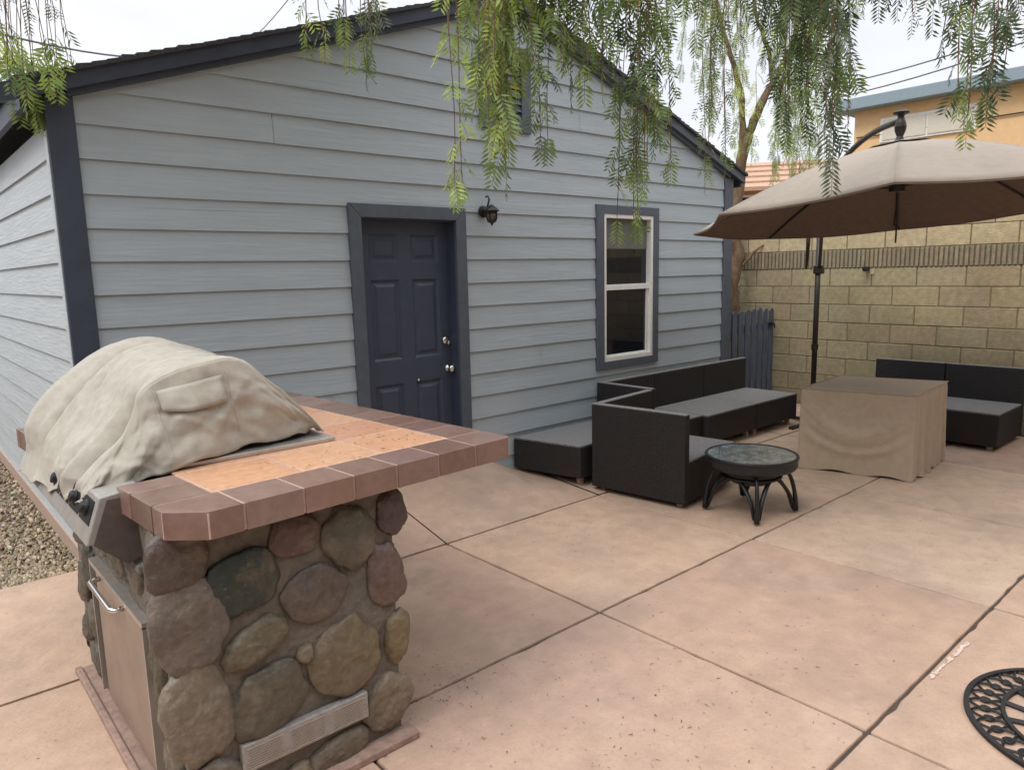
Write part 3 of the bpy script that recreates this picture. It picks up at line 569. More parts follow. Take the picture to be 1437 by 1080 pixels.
# ================================================================ CANTILEVER UMBRELLA
def umbrella():
    cx, cy, R_, ph, z0, tx, ty = 5.182, -2.108, 1.545, .360, 2.085, -.019, -.079
    mx_, my_ = 6.70, -.78
    t = empty('cantilever_umbrella', (mx_, my_, 0), 0, 'taupe octagonal cantilever umbrella on a dark bronze mast', 'umbrella')
    O = Vector((cx - mx_, cy - my_, 0))
    def rimv(k, r=1.0, rise=None):
        a = ph + k * PI / 4; x, y = R_ * math.cos(a) * r, R_ * math.sin(a) * r
        h = .50 * (1 - r ** 1.45)
        return O + Vector((x, y, z0 + tx * x + ty * y + h))
    b = MB(); nr, ns = 14, 10; vs = []; idx = {}
    for k in range(8):
        for i in range(nr + 1):
            r_ = .07 + (1 - .07) * i / nr; A, B = rimv(k, r_), rimv(k + 1, r_)
            for j in range(ns + 1):
                s = j / ns; q = A.lerp(B, s); sag = math.sin(PI * s)
                q.z -= .022 * sag * r_ ; q += (O - Vector((q.x, q.y, 0)) + Vector((0, 0, 0))) .normalized() * (.035 * sag * r_ ** 3) if r_ > .3 else Vector((0, 0, 0))
                key = (k, i, j); idx[key] = len(vs); vs.append(q)
    fs = [(idx[k, i, j], idx[k, i, j + 1], idx[k, i + 1, j + 1], idx[k, i + 1, j]) for k in range(8) for i in range(nr) for j in range(ns)]
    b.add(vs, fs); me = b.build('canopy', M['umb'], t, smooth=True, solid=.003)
    b = MB(); b.add([q - Vector((0, 0, .004)) for q in vs], fs); b.build('shade_sheet', M['shade_sheet'], t, smooth=True)  # added sheet that carries the painted shade of the canopy underside
    b = MB()           # hem band hanging from the rim
    for k in range(8):
        for j in range(ns):
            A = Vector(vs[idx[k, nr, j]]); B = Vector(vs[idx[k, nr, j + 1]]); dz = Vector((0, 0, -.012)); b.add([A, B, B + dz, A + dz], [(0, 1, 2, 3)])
    b.build('hem', M['shade_sheet'], t, solid=.004)
    # vent cap on the crown
    b = MB(); vs3 = [O + Vector((0, 0, z0 + .525))]
    for k in range(8): q = rimv(k, .16); vs3.append(q + Vector((0, 0, .012)))
    b.add(vs3, [(0, 1 + k, 1 + (k + 1) % 8) for k in range(8)]); b.build('vent_cap', M['umb'], t, solid=.003)
    hub = O + Vector((0, 0, z0 + .17))
    for k in range(8):
        pts = [rimv(k, r_) - Vector((0, 0, .014 + .004)) for r_ in (.04, .2, .4, .6, .8, .985)]
        rb = MB().tube(pts, .009, 6).build('rib', M['bronze'], t)
        MB().tube([hub, rimv(k, .45) - Vector((0, 0, .03))], .008, 6).build('strut', M['bronze'], rb)
    h = MB(); h.lathe([(.02, -.03), (.055, -.025), (.06, .02), (.03, .035), (.018, .05), (.018, .33)], tuple(hub), 20); h.build('hub', M['bronze'], t, smooth=False)
    # finial post above the crown with top plate
    topz = z0 + .50
    h = MB(); h.lathe([(.05, 0), (.055, .015), (.028, .04), (.022, .06), (.038, .10), (.042, .13), (.036, .16), (.022, .20), (.026, .215), (.055, .225), (.058, .235), (.04, .245), (.01, .25)], (O.x, O.y, topz - .01), 20); h.build('finial', M['bronze'], t, smooth=False)
    # mast and curved arm
    m_ = MB(); m_.tube([(0, 0, .03), (0, 0, 2.15)], .027, 12); m_.build('mast', M['bronze'], t, smooth=True)
    end = Vector((O.x, O.y, z0 + .66)); pts = []
    cps = [Vector((0, 0, 2.1)), Vector((.0, .0, 2.62)), end + Vector((-O.x * .45, -O.y * .45, .10)), end]
    for i in range(17):
        s = i / 16; pts.append(cps[0] * (1 - s) ** 3 + cps[1] * 3 * s * (1 - s) ** 2 + cps[2] * 3 * s * s * (1 - s) + cps[3] * s ** 3)
    MB().tube(pts, .024, 10).build('arm', M['bronze'], t, smooth=True)
    MB().tube([(0, 0, 1.62), (-.045, -.035, 1.70), (-.07, -.055, 1.95), (-.10, -.08, 2.25)], .018, 8).build('brace', M['bronze'], t, smooth=True)
    MB().lathe([(.04, 1.60), (.048, 1.61), (.048, 1.68), (.04, 1.69)], n=16).box(.02, .08, -.03, .02, 1.60, 1.66).build('collar', M['bronze'], t)
    MB().lathe([(.036, .80), (.036, .86)], n=16).tube([(0, 0, .83), (-.06, -.04, .83), (-.065, -.045, .78)], .009, 8).build('crank', M['bronze'], t)
    f = MB()
    for a in (0.3, .3 + PI / 2): f.box(-.45, .45, -.025, .025, .002, .03) if a < 1 else f.box(-.025, .025, -.45, .45, .031, .05)
    f.lathe([(.06, .05), (.06, .08), (.035, .16)], n=16); f.build('cross_base', M['bronze'], t)
    # tie straps
    for k, ln, w_ in ((0, .13, .014), ):
        a = rimv(k); MB().box(a.x - .004, a.x + .004, a.y - w_ / 2, a.y + w_ / 2, a.z - ln, a.z).build('tie_strap', M['strap'], t)
    a = hub; MB().tube([a, a + Vector((.01, 0, -.15)), a + Vector((0, .01, -.27))], .005, 6).tube([a + Vector((0, .01, -.27)), a + Vector((.02, -.02, -.29)), a + Vector((.01, -.03, -.31))], .007, 6).build('cord', M['bronze'], t)
    a = rimv(1).lerp(rimv(0), .30); s = MB()
    s.add([a + Vector((0, 0, 0)), a + Vector((.03, -.03, 0)), a + Vector((.03, -.02, -.2)), a + Vector((.02, -.01, -.32)), a + Vector((.002, .0, -.32)), a + Vector((.005, .0, -.15))], [(0, 1, 2, 3, 4, 5)]); s.build('tie_strap', M['strap'], t, solid=.004)
umbrella()
# ================================================================ STONE COUNTER
def counter():
    t = empty('stone_counter', (.14, -1.58, 0), 0, 'river stone barbecue counter with brown and orange tiled bar top', 'counter')
    ox, oy = .14, -1.58
    X0, X1, Y0, Y1 = -.235, .505, -2.275, -.86
    b = MB(); nx = 14
    # mortar core: slightly lumpy box
    def face(o_, u, v, nu, nv, nrm):
        vs = []
        for j in range(nv + 1):
            for i in range(nu + 1):
                q = Vector(o_) + Vector(u) * (i / nu) + Vector(v) * (j / nv); e = min(i, nu - i, j, nv - j) > 0
                q += Vector(nrm) * ((noise.noise(q * 7) * .012 + noise.noise(q * 22) * .004) if e else 0); vs.append(q - Vector((ox, oy, 0)))
        b.add(vs, [(j * (nu + 1) + i, j * (nu + 1) + i + 1, (j + 1) * (nu + 1) + i + 1, (j + 1) * (nu + 1) + i) for j in range(nv) for i in range(nu)])
    w_, d_, h_ = X1 - X0, Y1 - Y0, .97
    face((X0, Y0, 0), (w_, 0, 0), (0, 0, h_), 40, 50, (0, -1, 0)); face((X1, Y0, 0), (0, d_, 0), (0, 0, h_), 60, 50, (1, 0, 0))
    face((X0, Y1, 0), (w_, 0, 0), (0, 0, h_), 40, 50, (0, 1, 0))
    # left face leaves the door opening free
    DY0, DY1, DZ0, DZ1 = -2.02, -1.27, .06, .60
    for y0, y1, z0, z1 in ((Y0, DY0, 0, h_), (DY1, Y1, 0, h_), (DY0, DY1, DZ1, h_), (DY0, DY1, 0, DZ0)):
        face((X0, y0, z0), (0, y1 - y0, 0), (0, 0, z1 - z0), max(4, int((y1 - y0) * 40)), max(4, int((z1 - z0) * 50)), (-1, 0, 0))
    MB().box(X0 - ox + .05, X0 - ox + .06, DY0 - oy, DY1 - oy, DZ0, DZ1).build('recess', M['dark'], t)  # back of the opening painted black to stand for its shade
    b.build('mortar_core', M['mortar'], t, smooth=True)
    # cobbles
    b = MB()
    def stone(c, nrm, w, h, col, ang=0, dep=.055, seed=0):
        nrm = Vector(nrm); up = Vector((0, 0, 1)); rt = up.cross(nrm).normalized(); ca, sa = math.cos(ang), math.sin(ang)
        nu, nv = 40, 22; vs = []; c = Vector(c)
        for j in range(nv + 1):
            th = (j / nv) * (PI * .62)
            for i in range(nu):
                ph = 2 * PI * i / nu; cx_, sy_ = math.cos(ph), math.sin(ph)
                pw = lambda q, e: math.copysign(abs(q) ** e, q)
                u = pw(cx_, .86) * math.sin(th) ** .72 * w / 2; v = pw(sy_, .86) * math.sin(th) ** .72 * h / 2
                wob = 1 + .17 * noise.noise(Vector((cx_ * 1.25 + seed * 3.1, sy_ * 1.25, seed * 1.7 + 2))) + .10 * noise.noise(Vector((cx_ * 3 + seed, sy_ * 3, th * 2))) + .03 * noise.noise(Vector((cx_ * 8 + seed, sy_ * 8, th * 3)))
                u *= wob; v *= wob
                n_ = max(-.02, math.copysign(abs(math.cos(th)) ** .62, math.cos(th))) * dep * .72 + .010 * noise.noise(Vector((u * 12 + seed, v * 12, seed))) + .005 * (.5 - 2 * abs(noise.noise(Vector((u * 30 + seed, v * 30, seed)))))
                uu, vv = u * ca - v * sa, u * sa + v * ca
                vs.append(c + rt * uu + up * vv + nrm * n_ - Vector((ox, oy, 0)))
        m3 = sum(col) / 3; b.add(vs, [(j * nu + i, (j + 1) * nu + i, (j + 1) * nu + (i + 1) % nu, j * nu + (i + 1) % nu) for j in range(nv) for i in range(nu)], col=tuple(.56 * w_c * (q * .70 + m3 * .30) for q, w_c in zip(col, (1.0, .99, .88))))
    PX = lambda px, z: px
    F = [(-.215, .885, .155, .17, (.17, .115, .105), -.1), (-.200, .675, .19, .27, (.27, .22, .205), .15), (-.195, .395, .185, .29, (.38, .31, .24), .1), (-.035, .765, .195, .175, (.045, .075, .060), .25),
         (.195, .655, .21, .165, (.20, .15, .135), .0), (.138, .875, .155, .13, (.20, .085, .085), -.1), (.335, .815, .17, .20, (.15, .14, .11), .5), (.470, .635, .135, .215, (.29, .155, .155), .2), (.500, .862, .10, .15, (.14, .085, .095), .1),
         (-.010, .560, .20, .105, (.235, .195, .12), .35), (.147, .463, .055, .055, (.38, .29, .19), 0), (.295, .385, .225, .24, (.36, .275, .14), .35), (.500, .395, .085, .175, (.36, .25, .11), -.15), (.015, .350, .23, .21, (.185, .16, .115), .3),
         (.455, .150, .17, .18, (.42, .32, .21), -.5), (.255, .060, .20, .10, (.33, .25, .19), .2), (.10, .045, .10, .07, (.36, .26, .15), .1), (-.02, .03, .11, .07, (.2, .17, .14), 0), (-.17, .12, .20, .17, (.26, .21, .17), .3)]
    for i, (x, z, w, h, c, a) in enumerate(F): stone((x, Y0 + .004, z), (0, -1, 0), w * 1.17, h * 1.16, c, a, .05, i + 1)
    r = random.Random(11); pal2 = [(.2, .16, .13), (.3, .24, .16), (.13, .15, .11), (.25, .14, .13), (.34, .29, .22), (.17, .15, .14), (.28, .25, .18)]
    # corner wrap stones and the other faces
    for z, h, c in ((.86, .17, (.14, .085, .095)), (.635, .22, (.29, .155, .155)), (.39, .19, (.36, .25, .11)), (.14, .19, (.42, .32, .21))): stone((X1 - .004, Y0 + .05, z), (1, 0, 0), .13, h, c, 0, .045, int(z * 50))
    y = Y0 + .24
    while y < Y1 - .05:
        z = .1 + r.uniform(-.03, .03)
        while z < .93: hh = r.uniform(.13, .2); stone((X1 - .004, y + r.uniform(-.03, .03), z), (1, 0, 0), r.uniform(.15, .2), hh, jc(r.choice(pal2), .15, r), r.uniform(-.4, .4), .05, r.randint(0, 99)); z += hh * .93
        y += .195
    for x in (-.14, .06, .25, .42):
        z = .1
        while z < .93: hh = r.uniform(.13, .2); stone((x, Y1 - .004, z), (0, 1, 0), r.uniform(.15, .19), hh, jc(r.choice(pal2), .15, r), r.uniform(-.4, .4), .05, r.randint(0, 99)); z += hh * .93
    Lf = [(-2.17, .80, .11, .34, (.33, .28, .24), 0), (-2.10, .52, .12, .30, (.10, .12, .075), -.15), (-2.16, .20, .13, .28, (.26, .23, .18), 0),
          (-1.16, .78, .17, .17, (.18, .12, .10), 0), (-1.03, .68, .16, .16, (.22, .15, .12), .2), (-1.15, .53, .13, .20, (.10, .095, .08), .1), (-.99, .42, .14, .19, (.20, .16, .12), 0), (-1.14, .30, .13, .17, (.19, .18, .14), 0), (-.98, .22, .14, .14, (.14, .12, .10), 0), (-1.12, .11, .15, .14, (.13, .12, .10), 0),
          (-1.45, .74, .20, .13, (.17, .18, .14), .1), (-1.68, .73, .19, .14, (.2, .19, .15), 0), (-1.90, .74, .17, .15, (.14, .15, .12), -.1), (-1.35, .87, .2, .10, (.2, .17, .14), 0)]
    for i, (y, z, w, h, c, a) in enumerate(Lf): stone((X0 + .004, y, z), (-1, 0, 0), w, h, c, a, .05, 40 + i)
    b.build('cobblestone_facing', M['stone'], t, smooth=True, attr=True)
    # kerb at the foot of the left side and under the near face
    k = MB(); k.box(-.312 - ox, -.285 - ox, -2.36 - oy, -.93 - oy, .0005, .026); k.box(-.285 - ox, -.236 - ox, -2.36 - oy, -.93 - oy, .0005, .016); k.box(-.236 - ox, .54 - ox, -2.345 - oy, -2.262 - oy, .0005, .03); k.build('base_kerb', M['kerb'], t, bevel=.006)
    # access door (steel) with handle
    dl = MB(); dx = X0 - ox
    dl.box(dx - .028, dx - .004, DY0 - oy + .01, DY1 - oy - .075, DZ0 + .005, DZ1 - .005); d = dl.build('access_door', M['panel'], t, bevel=.006)
    dl = MB(); 
    for y0, y1, z0, z1 in ((DY0 - .0, DY0 + .0095, DZ0, DZ1), (DY1 - .0095, DY1, DZ0, DZ1), (DY0, DY1, DZ1 - .0045, DZ1 + .015)): dl.box(dx - .034, dx + .03, y0 - oy, y1 - oy, z0, z1)
    dl.build('door_surround', M['steel'], t)
    hz = .575; dl = MB(); yh0, yh1 = -1.42 - oy, -1.76 - oy
    dl.tube([(dx - .026, yh0, hz), (dx - .055, yh0, hz), (dx - .066, yh0 - .018, hz), (dx - .066, yh1 + .018, hz), (dx - .055, yh1, hz), (dx - .026, yh1, hz)], .0095, 10); dl.build('handle', M['chrome'], d, smooth=True)
    # foundation style vent: frame with three louvred panels
    v0, v1, vz0, vz1 = -.088, .357, .150, .245; yv = Y0 - .030
    v = MB(); v.box(v0 - ox, v1 - ox, yv - oy, yv + .03 - oy, vz0, vz1); vt = v.build('vent', M['vent'], t, bevel=.003)
    v = MB(); pw_ = (v1 - v0) / 3
    for i in range(3):
        a0, a1 = v0 + i * pw_ + .014, v0 + (i + 1) * pw_ - .014
        v.box(a0 - ox, a1 - ox, yv - .003 - oy, yv - .0005 - oy, vz1 - .016, vz1 - .012); v.box(a0 - ox, a1 - ox, yv - .003 - oy, yv - .0005 - oy, vz0 + .010, vz0 + .014)
        for j in range(7):
            for l in range(14):
                xx = a0 + (a1 - a0) * (l + .5 * (j % 2)) / 14.5; z = vz0 + .018 + j * .0085
                v.box(xx - ox, xx + .0055 - ox, yv - .0028 - oy, yv - .0005 - oy, z, z + .004)
    v.build('vent_screen', M['steel'], vt)
    # tiled top in its own frame: origin near-right corner, u to the left, w to the back
    T = empty_child('bar_top', t, (1.040 - ox, -2.322 - oy, 0), math.radians(4.0))
    ZT, ZB = 1.050, .968
    gb = MB(); out_ = [(0, .03), (-.03, .004), (-1.195, .004), (-1.286, .10), (-1.286, .475), (-1.105, .475), (-1.105, 1.46), (-1.286, 1.46), (-1.286, 1.83), (0, 1.83)]
    gb.prism([(x + (-.004 if x > -.5 else .004), y) for x, y in out_], ZB + .002, ZT - .0018); gb.build('grout_bed', M['grout'], T)
    brn = lambda: jc(rnd.choice([(.175, .098, .072), (.195, .11, .08), (.155, .084, .06), (.21, .13, .10)]), .10)
    orn = lambda: jc(rnd.choice([(.58, .31, .17), (.60, .33, .18), (.56, .29, .16)]), .07)
    bt = MB(); G = .0042; B_ = .178
    ub = [-.035, -.19, -.37, -.555, -.725, -.905, -1.095, -1.20]
    bt.prism([(-G * .5, .034), (-.033, 0), (-.035 - .0, 0), (-.035, .0)] and [(0, .022), (-.018, 0), (-.19 + G, 0), (-.19 + G, B_ - G), (0, B_ - G)], ZB, ZT, brn())
    for a_, c_ in zip(ub[1:], ub[2:-1]): bt.box(c_ + G, a_ - G, 0, B_ - G, ZB, ZT, brn())
    bt.prism([(-1.095 - G, 0), (-1.20, 0), (-1.29, .095), (-1.29, B_ - G), (-1.095 - G, B_ - G)], ZB, ZT, brn()); bt.prism([(.0006, .0215), (-.0175, -.0006), (-.0195, .001), (-.0015, .0235)], ZB + .002, ZT - .004, (.5, .39, .32)); bt.box(-1.2025, -1.1975, -.0008, .004, ZB + .002, ZT - .004, (.46, .35, .28)); bt.box(-1.2908, -1.286, .095, .100, ZB + .002, ZT - .004, (.46, .35, .28))
    w0 = B_
    while w0 < 1.82:
        w1 = min(w0 + .178, 1.83)
        bt.box(-B_ + G, 0, w0 + G, w1 - G, ZB, ZT, brn()); (bt.box(-1.29, -1.29 + B_ - G, w0 + G, min(w1, .48 if w0 < 1 else 9) - G, ZB, ZT, brn()) if w0 < .4 or w0 > 1.4 else None); w0 = w1
    u0 = -B_
    while u0 > -1.1: u1 = max(u0 - .178, -1.29 + B_); bt.box(u1 + G, u0 - G, 1.652 + G, 1.83, ZB, ZT, brn()); u0 = u1
    bt.build('border_tiles', M['tile'], T, bevel=.006, attr=True)
    ft = MB(); nu, nv = 3, 5; U0, U1, V0, V1 = -1.29 + B_, -B_, B_, 1.652
    for i in range(nu):
        for j in range(nv): ft.box(U0 + (U1 - U0) * i / nu + G, U0 + (U1 - U0) * (i + 1) / nu - G, V0 + (V1 - V0) * j / nv + G, V0 + (V1 - V0) * (j + 1) / nv - G, ZT - .01, ZT - .0006, orn())
    ft.build('field_tiles', M['tile'], T, bevel=.003, attr=True)
def empty_child(name, parent, loc, rz):
    o = bpy.data.objects.new(name, None); C.objects.link(o); o.parent = parent; o.location = loc; o.rotation_euler = (0, 0, rz); return o
counter()
# ================================================================ BUILT-IN GRILL
def grill():
    ox, oy = 0.05, -1.42
    t = empty('gas_grill', (ox, oy, 1.0), 0, 'built in steel gas grill with black knobs under a beige cover', 'grill')
    b = MB(); b.box(-.10 - ox, .36 - ox, -1.62 - oy, -1.06 - oy, .067, .15); b.build('hood', M['steel'], t, bevel=.03)
    b = MB(); b.box(-.22 - ox, .515 - ox, -1.865 - oy, -.93 - oy, .0505, .066); b.build('flange', M['steel'], t, bevel=.003)
    b = MB(); xa, xb = -.335 - ox, -.385 - ox
    y0, y1 = -1.96 - oy, -.97 - oy
    b.add([(xa, y0, .03), (xb, y0, -.115), (xb, y1, -.115), (xa, y1, .03), (xa + .12, y0, .045), (xa + .12, y0, -.12), (xa + .12, y1, -.12), (xa + .12, y1, .045)], [(0, 1, 2, 3), (4, 5, 6, 7), (0, 4, 5, 1), (3, 7, 6, 2), (0, 3, 7, 4), (1, 2, 6, 5)])
    pn = b.build('control_panel', M['bluesteel'], t, bevel=.005)
    for i in range(4):
        ya = -1.93 - oy + i * .158; q = MB(); f0, f1 = .12, .62; P3 = lambda f_, y, o_: (xa + (xb - xa) * f_ - o_, y, .03 - .145 * f_ + o_ * .4)
        q.add([P3(f0, ya, .003), P3(f1, ya, .003), P3(f1, ya + .135, .003), P3(f0, ya + .135, .003), P3(f0, ya, -.004), P3(f1, ya, -.004), P3(f1, ya + .135, -.004), P3(f0, ya + .135, -.004)], BF); rc = q.build('knob_recess', M['plastic'], pn)
        q = MB(); q.lathe([(.030, 0), (.030, .010), (.023, .014), (.021, .034), (.015, .038)], (0, 0, 0), 18)
        k = q.build('knob', M['plastic'], rc, smooth=False); k.rotation_euler = (0, -PI / 2 + math.radians(20), 0); k.location = P3(.34, ya + .067, .003); k.scale = (.9, .9, .55)
    b = MB(); b.add([(xa + .02, y0 - .002, .02), (xb + .02, y0 - .002, -.115), (xa + .06, y0 - .002, -.20), (xa + .15, y0 - .002, -.16), (xa + .14, y0 - .002, .02)], [(0, 1, 2, 3, 4)]); b.build('side_apron', M['apron'], t, solid=.004)
    # draped cover
    c = empty('grill_cover', (ox, oy, 1.0), 0, 'faded beige canvas cover draped over the built in grill', 'cover', None)
    far = [(-.41, -.085), (-.375, .02), (-.355, .12), (-.285, .222), (-.175, .315), (-.06, .390), (.04, .424), (.17, .425), (.31, .375), (.42, .32), (.50, .20), (.55, .075)]
    near = [(-.366, -.025), (-.350, .035), (-.290, .11), (-.220, .175), (-.172, .25), (-.138, .325), (-.03, .378), (.06, .392), (.17, .394), (.28, .315), (.395, .215), (.505, .080)]
    n_s, n_t = 150, 130
    def prof(L, s):
        s = s * (len(L) - 1); i = min(int(s), len(L) - 2); f_ = s - i
        p0, p1, p2, p3 = L[max(i - 1, 0)], L[i], L[i + 1], L[min(i + 2, len(L) - 1)]
        cr = lambda a, b_, c_, d_: .5 * ((2 * b_) + (-a + c_) * f_ + (2 * a - 5 * b_ + 4 * c_ - d_) * f_ ** 2 + (-a + 3 * b_ - 3 * c_ + d_) * f_ ** 3)
        return cr(*[q[0] for q in (p0, p1, p2, p3)]), cr(*[q[1] for q in (p0, p1, p2, p3)])
    def fold(x, y, z, s, t_):
        f = 0
        # long diagonal folds running down the front slope from the ridge corner
        # roll along the far edge, valley below it, smooth front panel, deep valley before the near corner
        wob = .02 * noise.noise(Vector((s * 4, 3.3, 0)))
        for c0, sl, w_, am, lo, hi in ((.10, .05, .05, .016, .02, .75), (.235, -.10, .030, -.070, .02, .62), (.29, -.10, .02, .012, .05, .55), (.80, .02, .035, .028, .0, .50), (.885, .10, .030, -.078, .03, .52), (.50, -.25, .05, .016, .05, .6), (.40, -.30, .018, -.018, .05, .6), (.62, -.20, .016, -.020, .05, .5), (.55, .9, .02, .012, .5, .9)):
            e = max(0, min(1, (s - lo) * 9)) * max(0, min(1, (hi - s) * 5)); d = (t_ - (c0 + sl * (s - .3) + wob)) / w_; f += am * math.exp(-abs(d) ** 1.5) * e
        f -= .036 * math.sin(PI * min(1, max(0, s - .10) / .40)) * math.exp(-((t_ - .56) / .24) ** 2)
        w1 = t_ + .25 * s
        vd = noise.voronoi(Vector((w1 * 5.5 + .4 * noise.noise(Vector((s * 5, t_ * 5, 0))), s * 2.6, 1.3)))[0]; f += .030 * (min(.5, vd[1] - vd[0]) - .2) * max(.25, 1 - s)
        f += .012 * noise.noise(Vector((x * 4, y * 2.5, z * 4))) + .012 * (.4 - 2.2 * abs(noise.noise(Vector((w1 * 5 + 3, s * 2.2, .5))))) + .005 * (.45 - 2 * abs(noise.noise(Vector((w1 * 13, s * 5, 7.5))))) + .0015 * noise.noise(Vector((x * 40, y * 30, z * 40)))
        return f
    b = MB(); vs = []
    YF, YN = -.86, -1.80
    for j in range(n_t + 1):
        t_ = j / n_t
        for i in range(n_s + 1):
            s = i / n_s; xf, zf = prof(far, s); xn, zn = prof(near, s)
            sag = math.sin(PI * t_); k = t_ ** 1.1
            x = xf + (xn - xf) * k; z = zf + (zn - zf) * k - .012 * sag * math.sin(PI * s)
            yn = YN + (.07 if s < .1 else 0) * (1 - s / .1 if s < .1 else 0)
            y = YF + (yn - YF) * t_
            if s < .18: z += -.012 * math.sin(t_ * PI) * (1 - s / .18) + .014 * math.sin(t_ * 21) * (1 - s / .18)
            q = Vector((x, y, z)); nrm = Vector((x - .08, 0, z + .1)).normalized(); q += nrm * fold(x, y, z, s, t_)
            vs.append(q - Vector((ox, oy, 0)))
    fs = [(j * (n_s + 1) + i, j * (n_s + 1) + i + 1, (j + 1) * (n_s + 1) + i + 1, (j + 1) * (n_s + 1) + i) for j in range(n_t) for i in range(n_s)]
    b.add(vs, fs)
    # near side skirt: from the near profile down to the hem line
    def skirt(row, hem, ns2, sgn):
        b.v += [tuple(vs[row * (n_s + 1) + i]) for i in range(n_s + 1)]
        base = len(b.v); rows = 30
        for j in range(1, rows + 1):
            v = j / rows
            for i in range(n_s + 1):
                A = Vector(vs[row * (n_s + 1) + i]); s = i / n_s; H = hem(s) - Vector((ox, oy, 0)); q = A.lerp(H, v)
                bul = math.sin(PI * v) * .018 * sgn; q.y += bul
                ww = math.sin(PI * s)
                f = .012 * math.exp(-((s - .36 + .10 * v) / .035) ** 2) - .014 * math.exp(-((s - .29 + .16 * v) / .03) ** 2) + .010 * math.exp(-((s - .60 - .02 * v) / .012) ** 2) - .010 * math.exp(-((v - .55 - .9 * (s - .7)) / .09) ** 2) * ww
                f += .006 * noise.noise(Vector((q.x * 7 + 5, v * 2.5, q.z * 6))) + .011 * (.45 - 2.2 * abs(noise.noise(Vector((s * 8 + v * 1.8 * (s - .4), 4.5, v * 1.1))))) + .005 * (.45 - 2 * abs(noise.noise(Vector((s * 15 - v * 5, 8.5, v * 2))))) + .006 * noise.noise(Vector((q.x * 24, 1.5, q.z * 22))) + .002 * noise.noise(Vector((q.x * 60, 2.5, q.z * 60)))
                vd = noise.voronoi(Vector((s * 5.2 + .8 * v, v * 1.7 + s, 5.5)))[0]; f += .026 * (min(.5, vd[1] - vd[0]) - .2)
                for s0, k0, w0, a0 in ((.16, .25, .016, .020), (.34, .05, .007, .008), (.60, .02, .007, -.008), (.80, -.28, .012, .014), (.90, -.55, .014, -.010)):
                    d = (s - s0 - k0 * v) / w0; f += a0 * (math.exp(-max(d, 0) * .9) if d > 0 else math.exp(d * .25)) * math.sin(PI * min(1, v * 1.1)) if d > -8 else 0
                q.y -= f * min(1, v * 4) * (-sgn) * -1 if sgn > 0 else f * min(1, v * 4)
                b.v.append(tuple(q))
        for j in range(rows):
            for i in range(n_s):
                if j == 0: a0, a1 = base - (n_s + 1) + i, base - (n_s + 1) + i + 1
                else: a0, a1 = base + (j - 1) * (n_s + 1) + i, base + (j - 1) * (n_s + 1) + i + 1
                b.f.append([a0, a1, base + j * (n_s + 1) + i + 1, base + j * (n_s + 1) + i]); b.mi.append(0); b.col.append((1, 1, 1))
    hp = [(-.366, -1.735, -.030), (-.348, -1.80, -.022), (-.30, -1.845, -.02), (-.20, -1.875, .03), (-.10, -1.885, .058), (.05, -1.865, .075), (.20, -1.84, .082), (.35, -1.81, .085), (.44, -1.76, .082), (.505, -1.69, .078)]
    def hem(s):
        q = s * (len(hp) - 1); i = min(int(q), len(hp) - 2); f_ = q - i; a, c_ = hp[i], hp[i + 1]
        return Vector([a[k] + (c_[k] - a[k]) * f_ for k in range(3)]) + Vector((0, 0, .006 * math.sin(s * 40)))
    skirt(n_t, hem, 0, -1)
    hf = [(-.38, -.84, -.05), (.59, -.84, .07)]
    skirt(0, lambda s: Vector((-.38 + .97 * s, -.84, -.05 + .12 * min(1, s * 3))), 0, 1)
    cl = b.build('canvas', M['canvas'], c, smooth=True, solid=.003)
    # pocket flap and stitched seam lying on the near side
    from mathutils.bvhtree import BVHTree
    bv = BVHTree.FromPolygons([tuple(q) for q in b.v], b.f)
    def on(x, z, off):
        h = bv.ray_cast(Vector((x - ox, -1.5, z - 1.0)), Vector((0, 1, 0)))
        return (h[0] if h[0] else Vector((x - ox, -1.86 - oy, z - 1.0))) + Vector((0, -off, 0))
    pf = MB(); nu, nv = 12, 6; q0 = [Vector((-.105, 1.318)), Vector((.112, 1.352)), Vector((.118, 1.262)), Vector((-.098, 1.252))]; vs4 = []
    for j in range(nv + 1):
        for i in range(nu + 1):
            a_ = q0[0].lerp(q0[1], i / nu); c2 = q0[3].lerp(q0[2], i / nu); q = a_.lerp(c2, j / nv); q.y -= .012 * math.sin(PI * i / nu) * j / nv
            vs4.append(on(q.x, q.y, .004 + .010 * (j / nv)))
    pf.add(vs4, [(j * (nu + 1) + i, j * (nu + 1) + i + 1, (j + 1) * (nu + 1) + i + 1, (j + 1) * (nu + 1) + i) for j in range(nv) for i in range(nu)]); pf.build('pocket_flap', M['canvas'], c, smooth=True, solid=.005)
    sm = MB()
    for pl in ([(-.118, 1.315), (-.100, 1.20), (-.090, 1.10)], [(.125, 1.36), (.135, 1.24), (.16, 1.14)]):
        pts = [on(pl[0][0] + (pl[-1][0] - pl[0][0]) * k / 9, pl[0][1] + (pl[-1][1] - pl[0][1]) * k / 9, .001) for k in range(10)]; sm = MB(); sm.tube(pts, .0028, 5); sm.build('seam', M['canvas'], c)
    return c
c_ = grill()
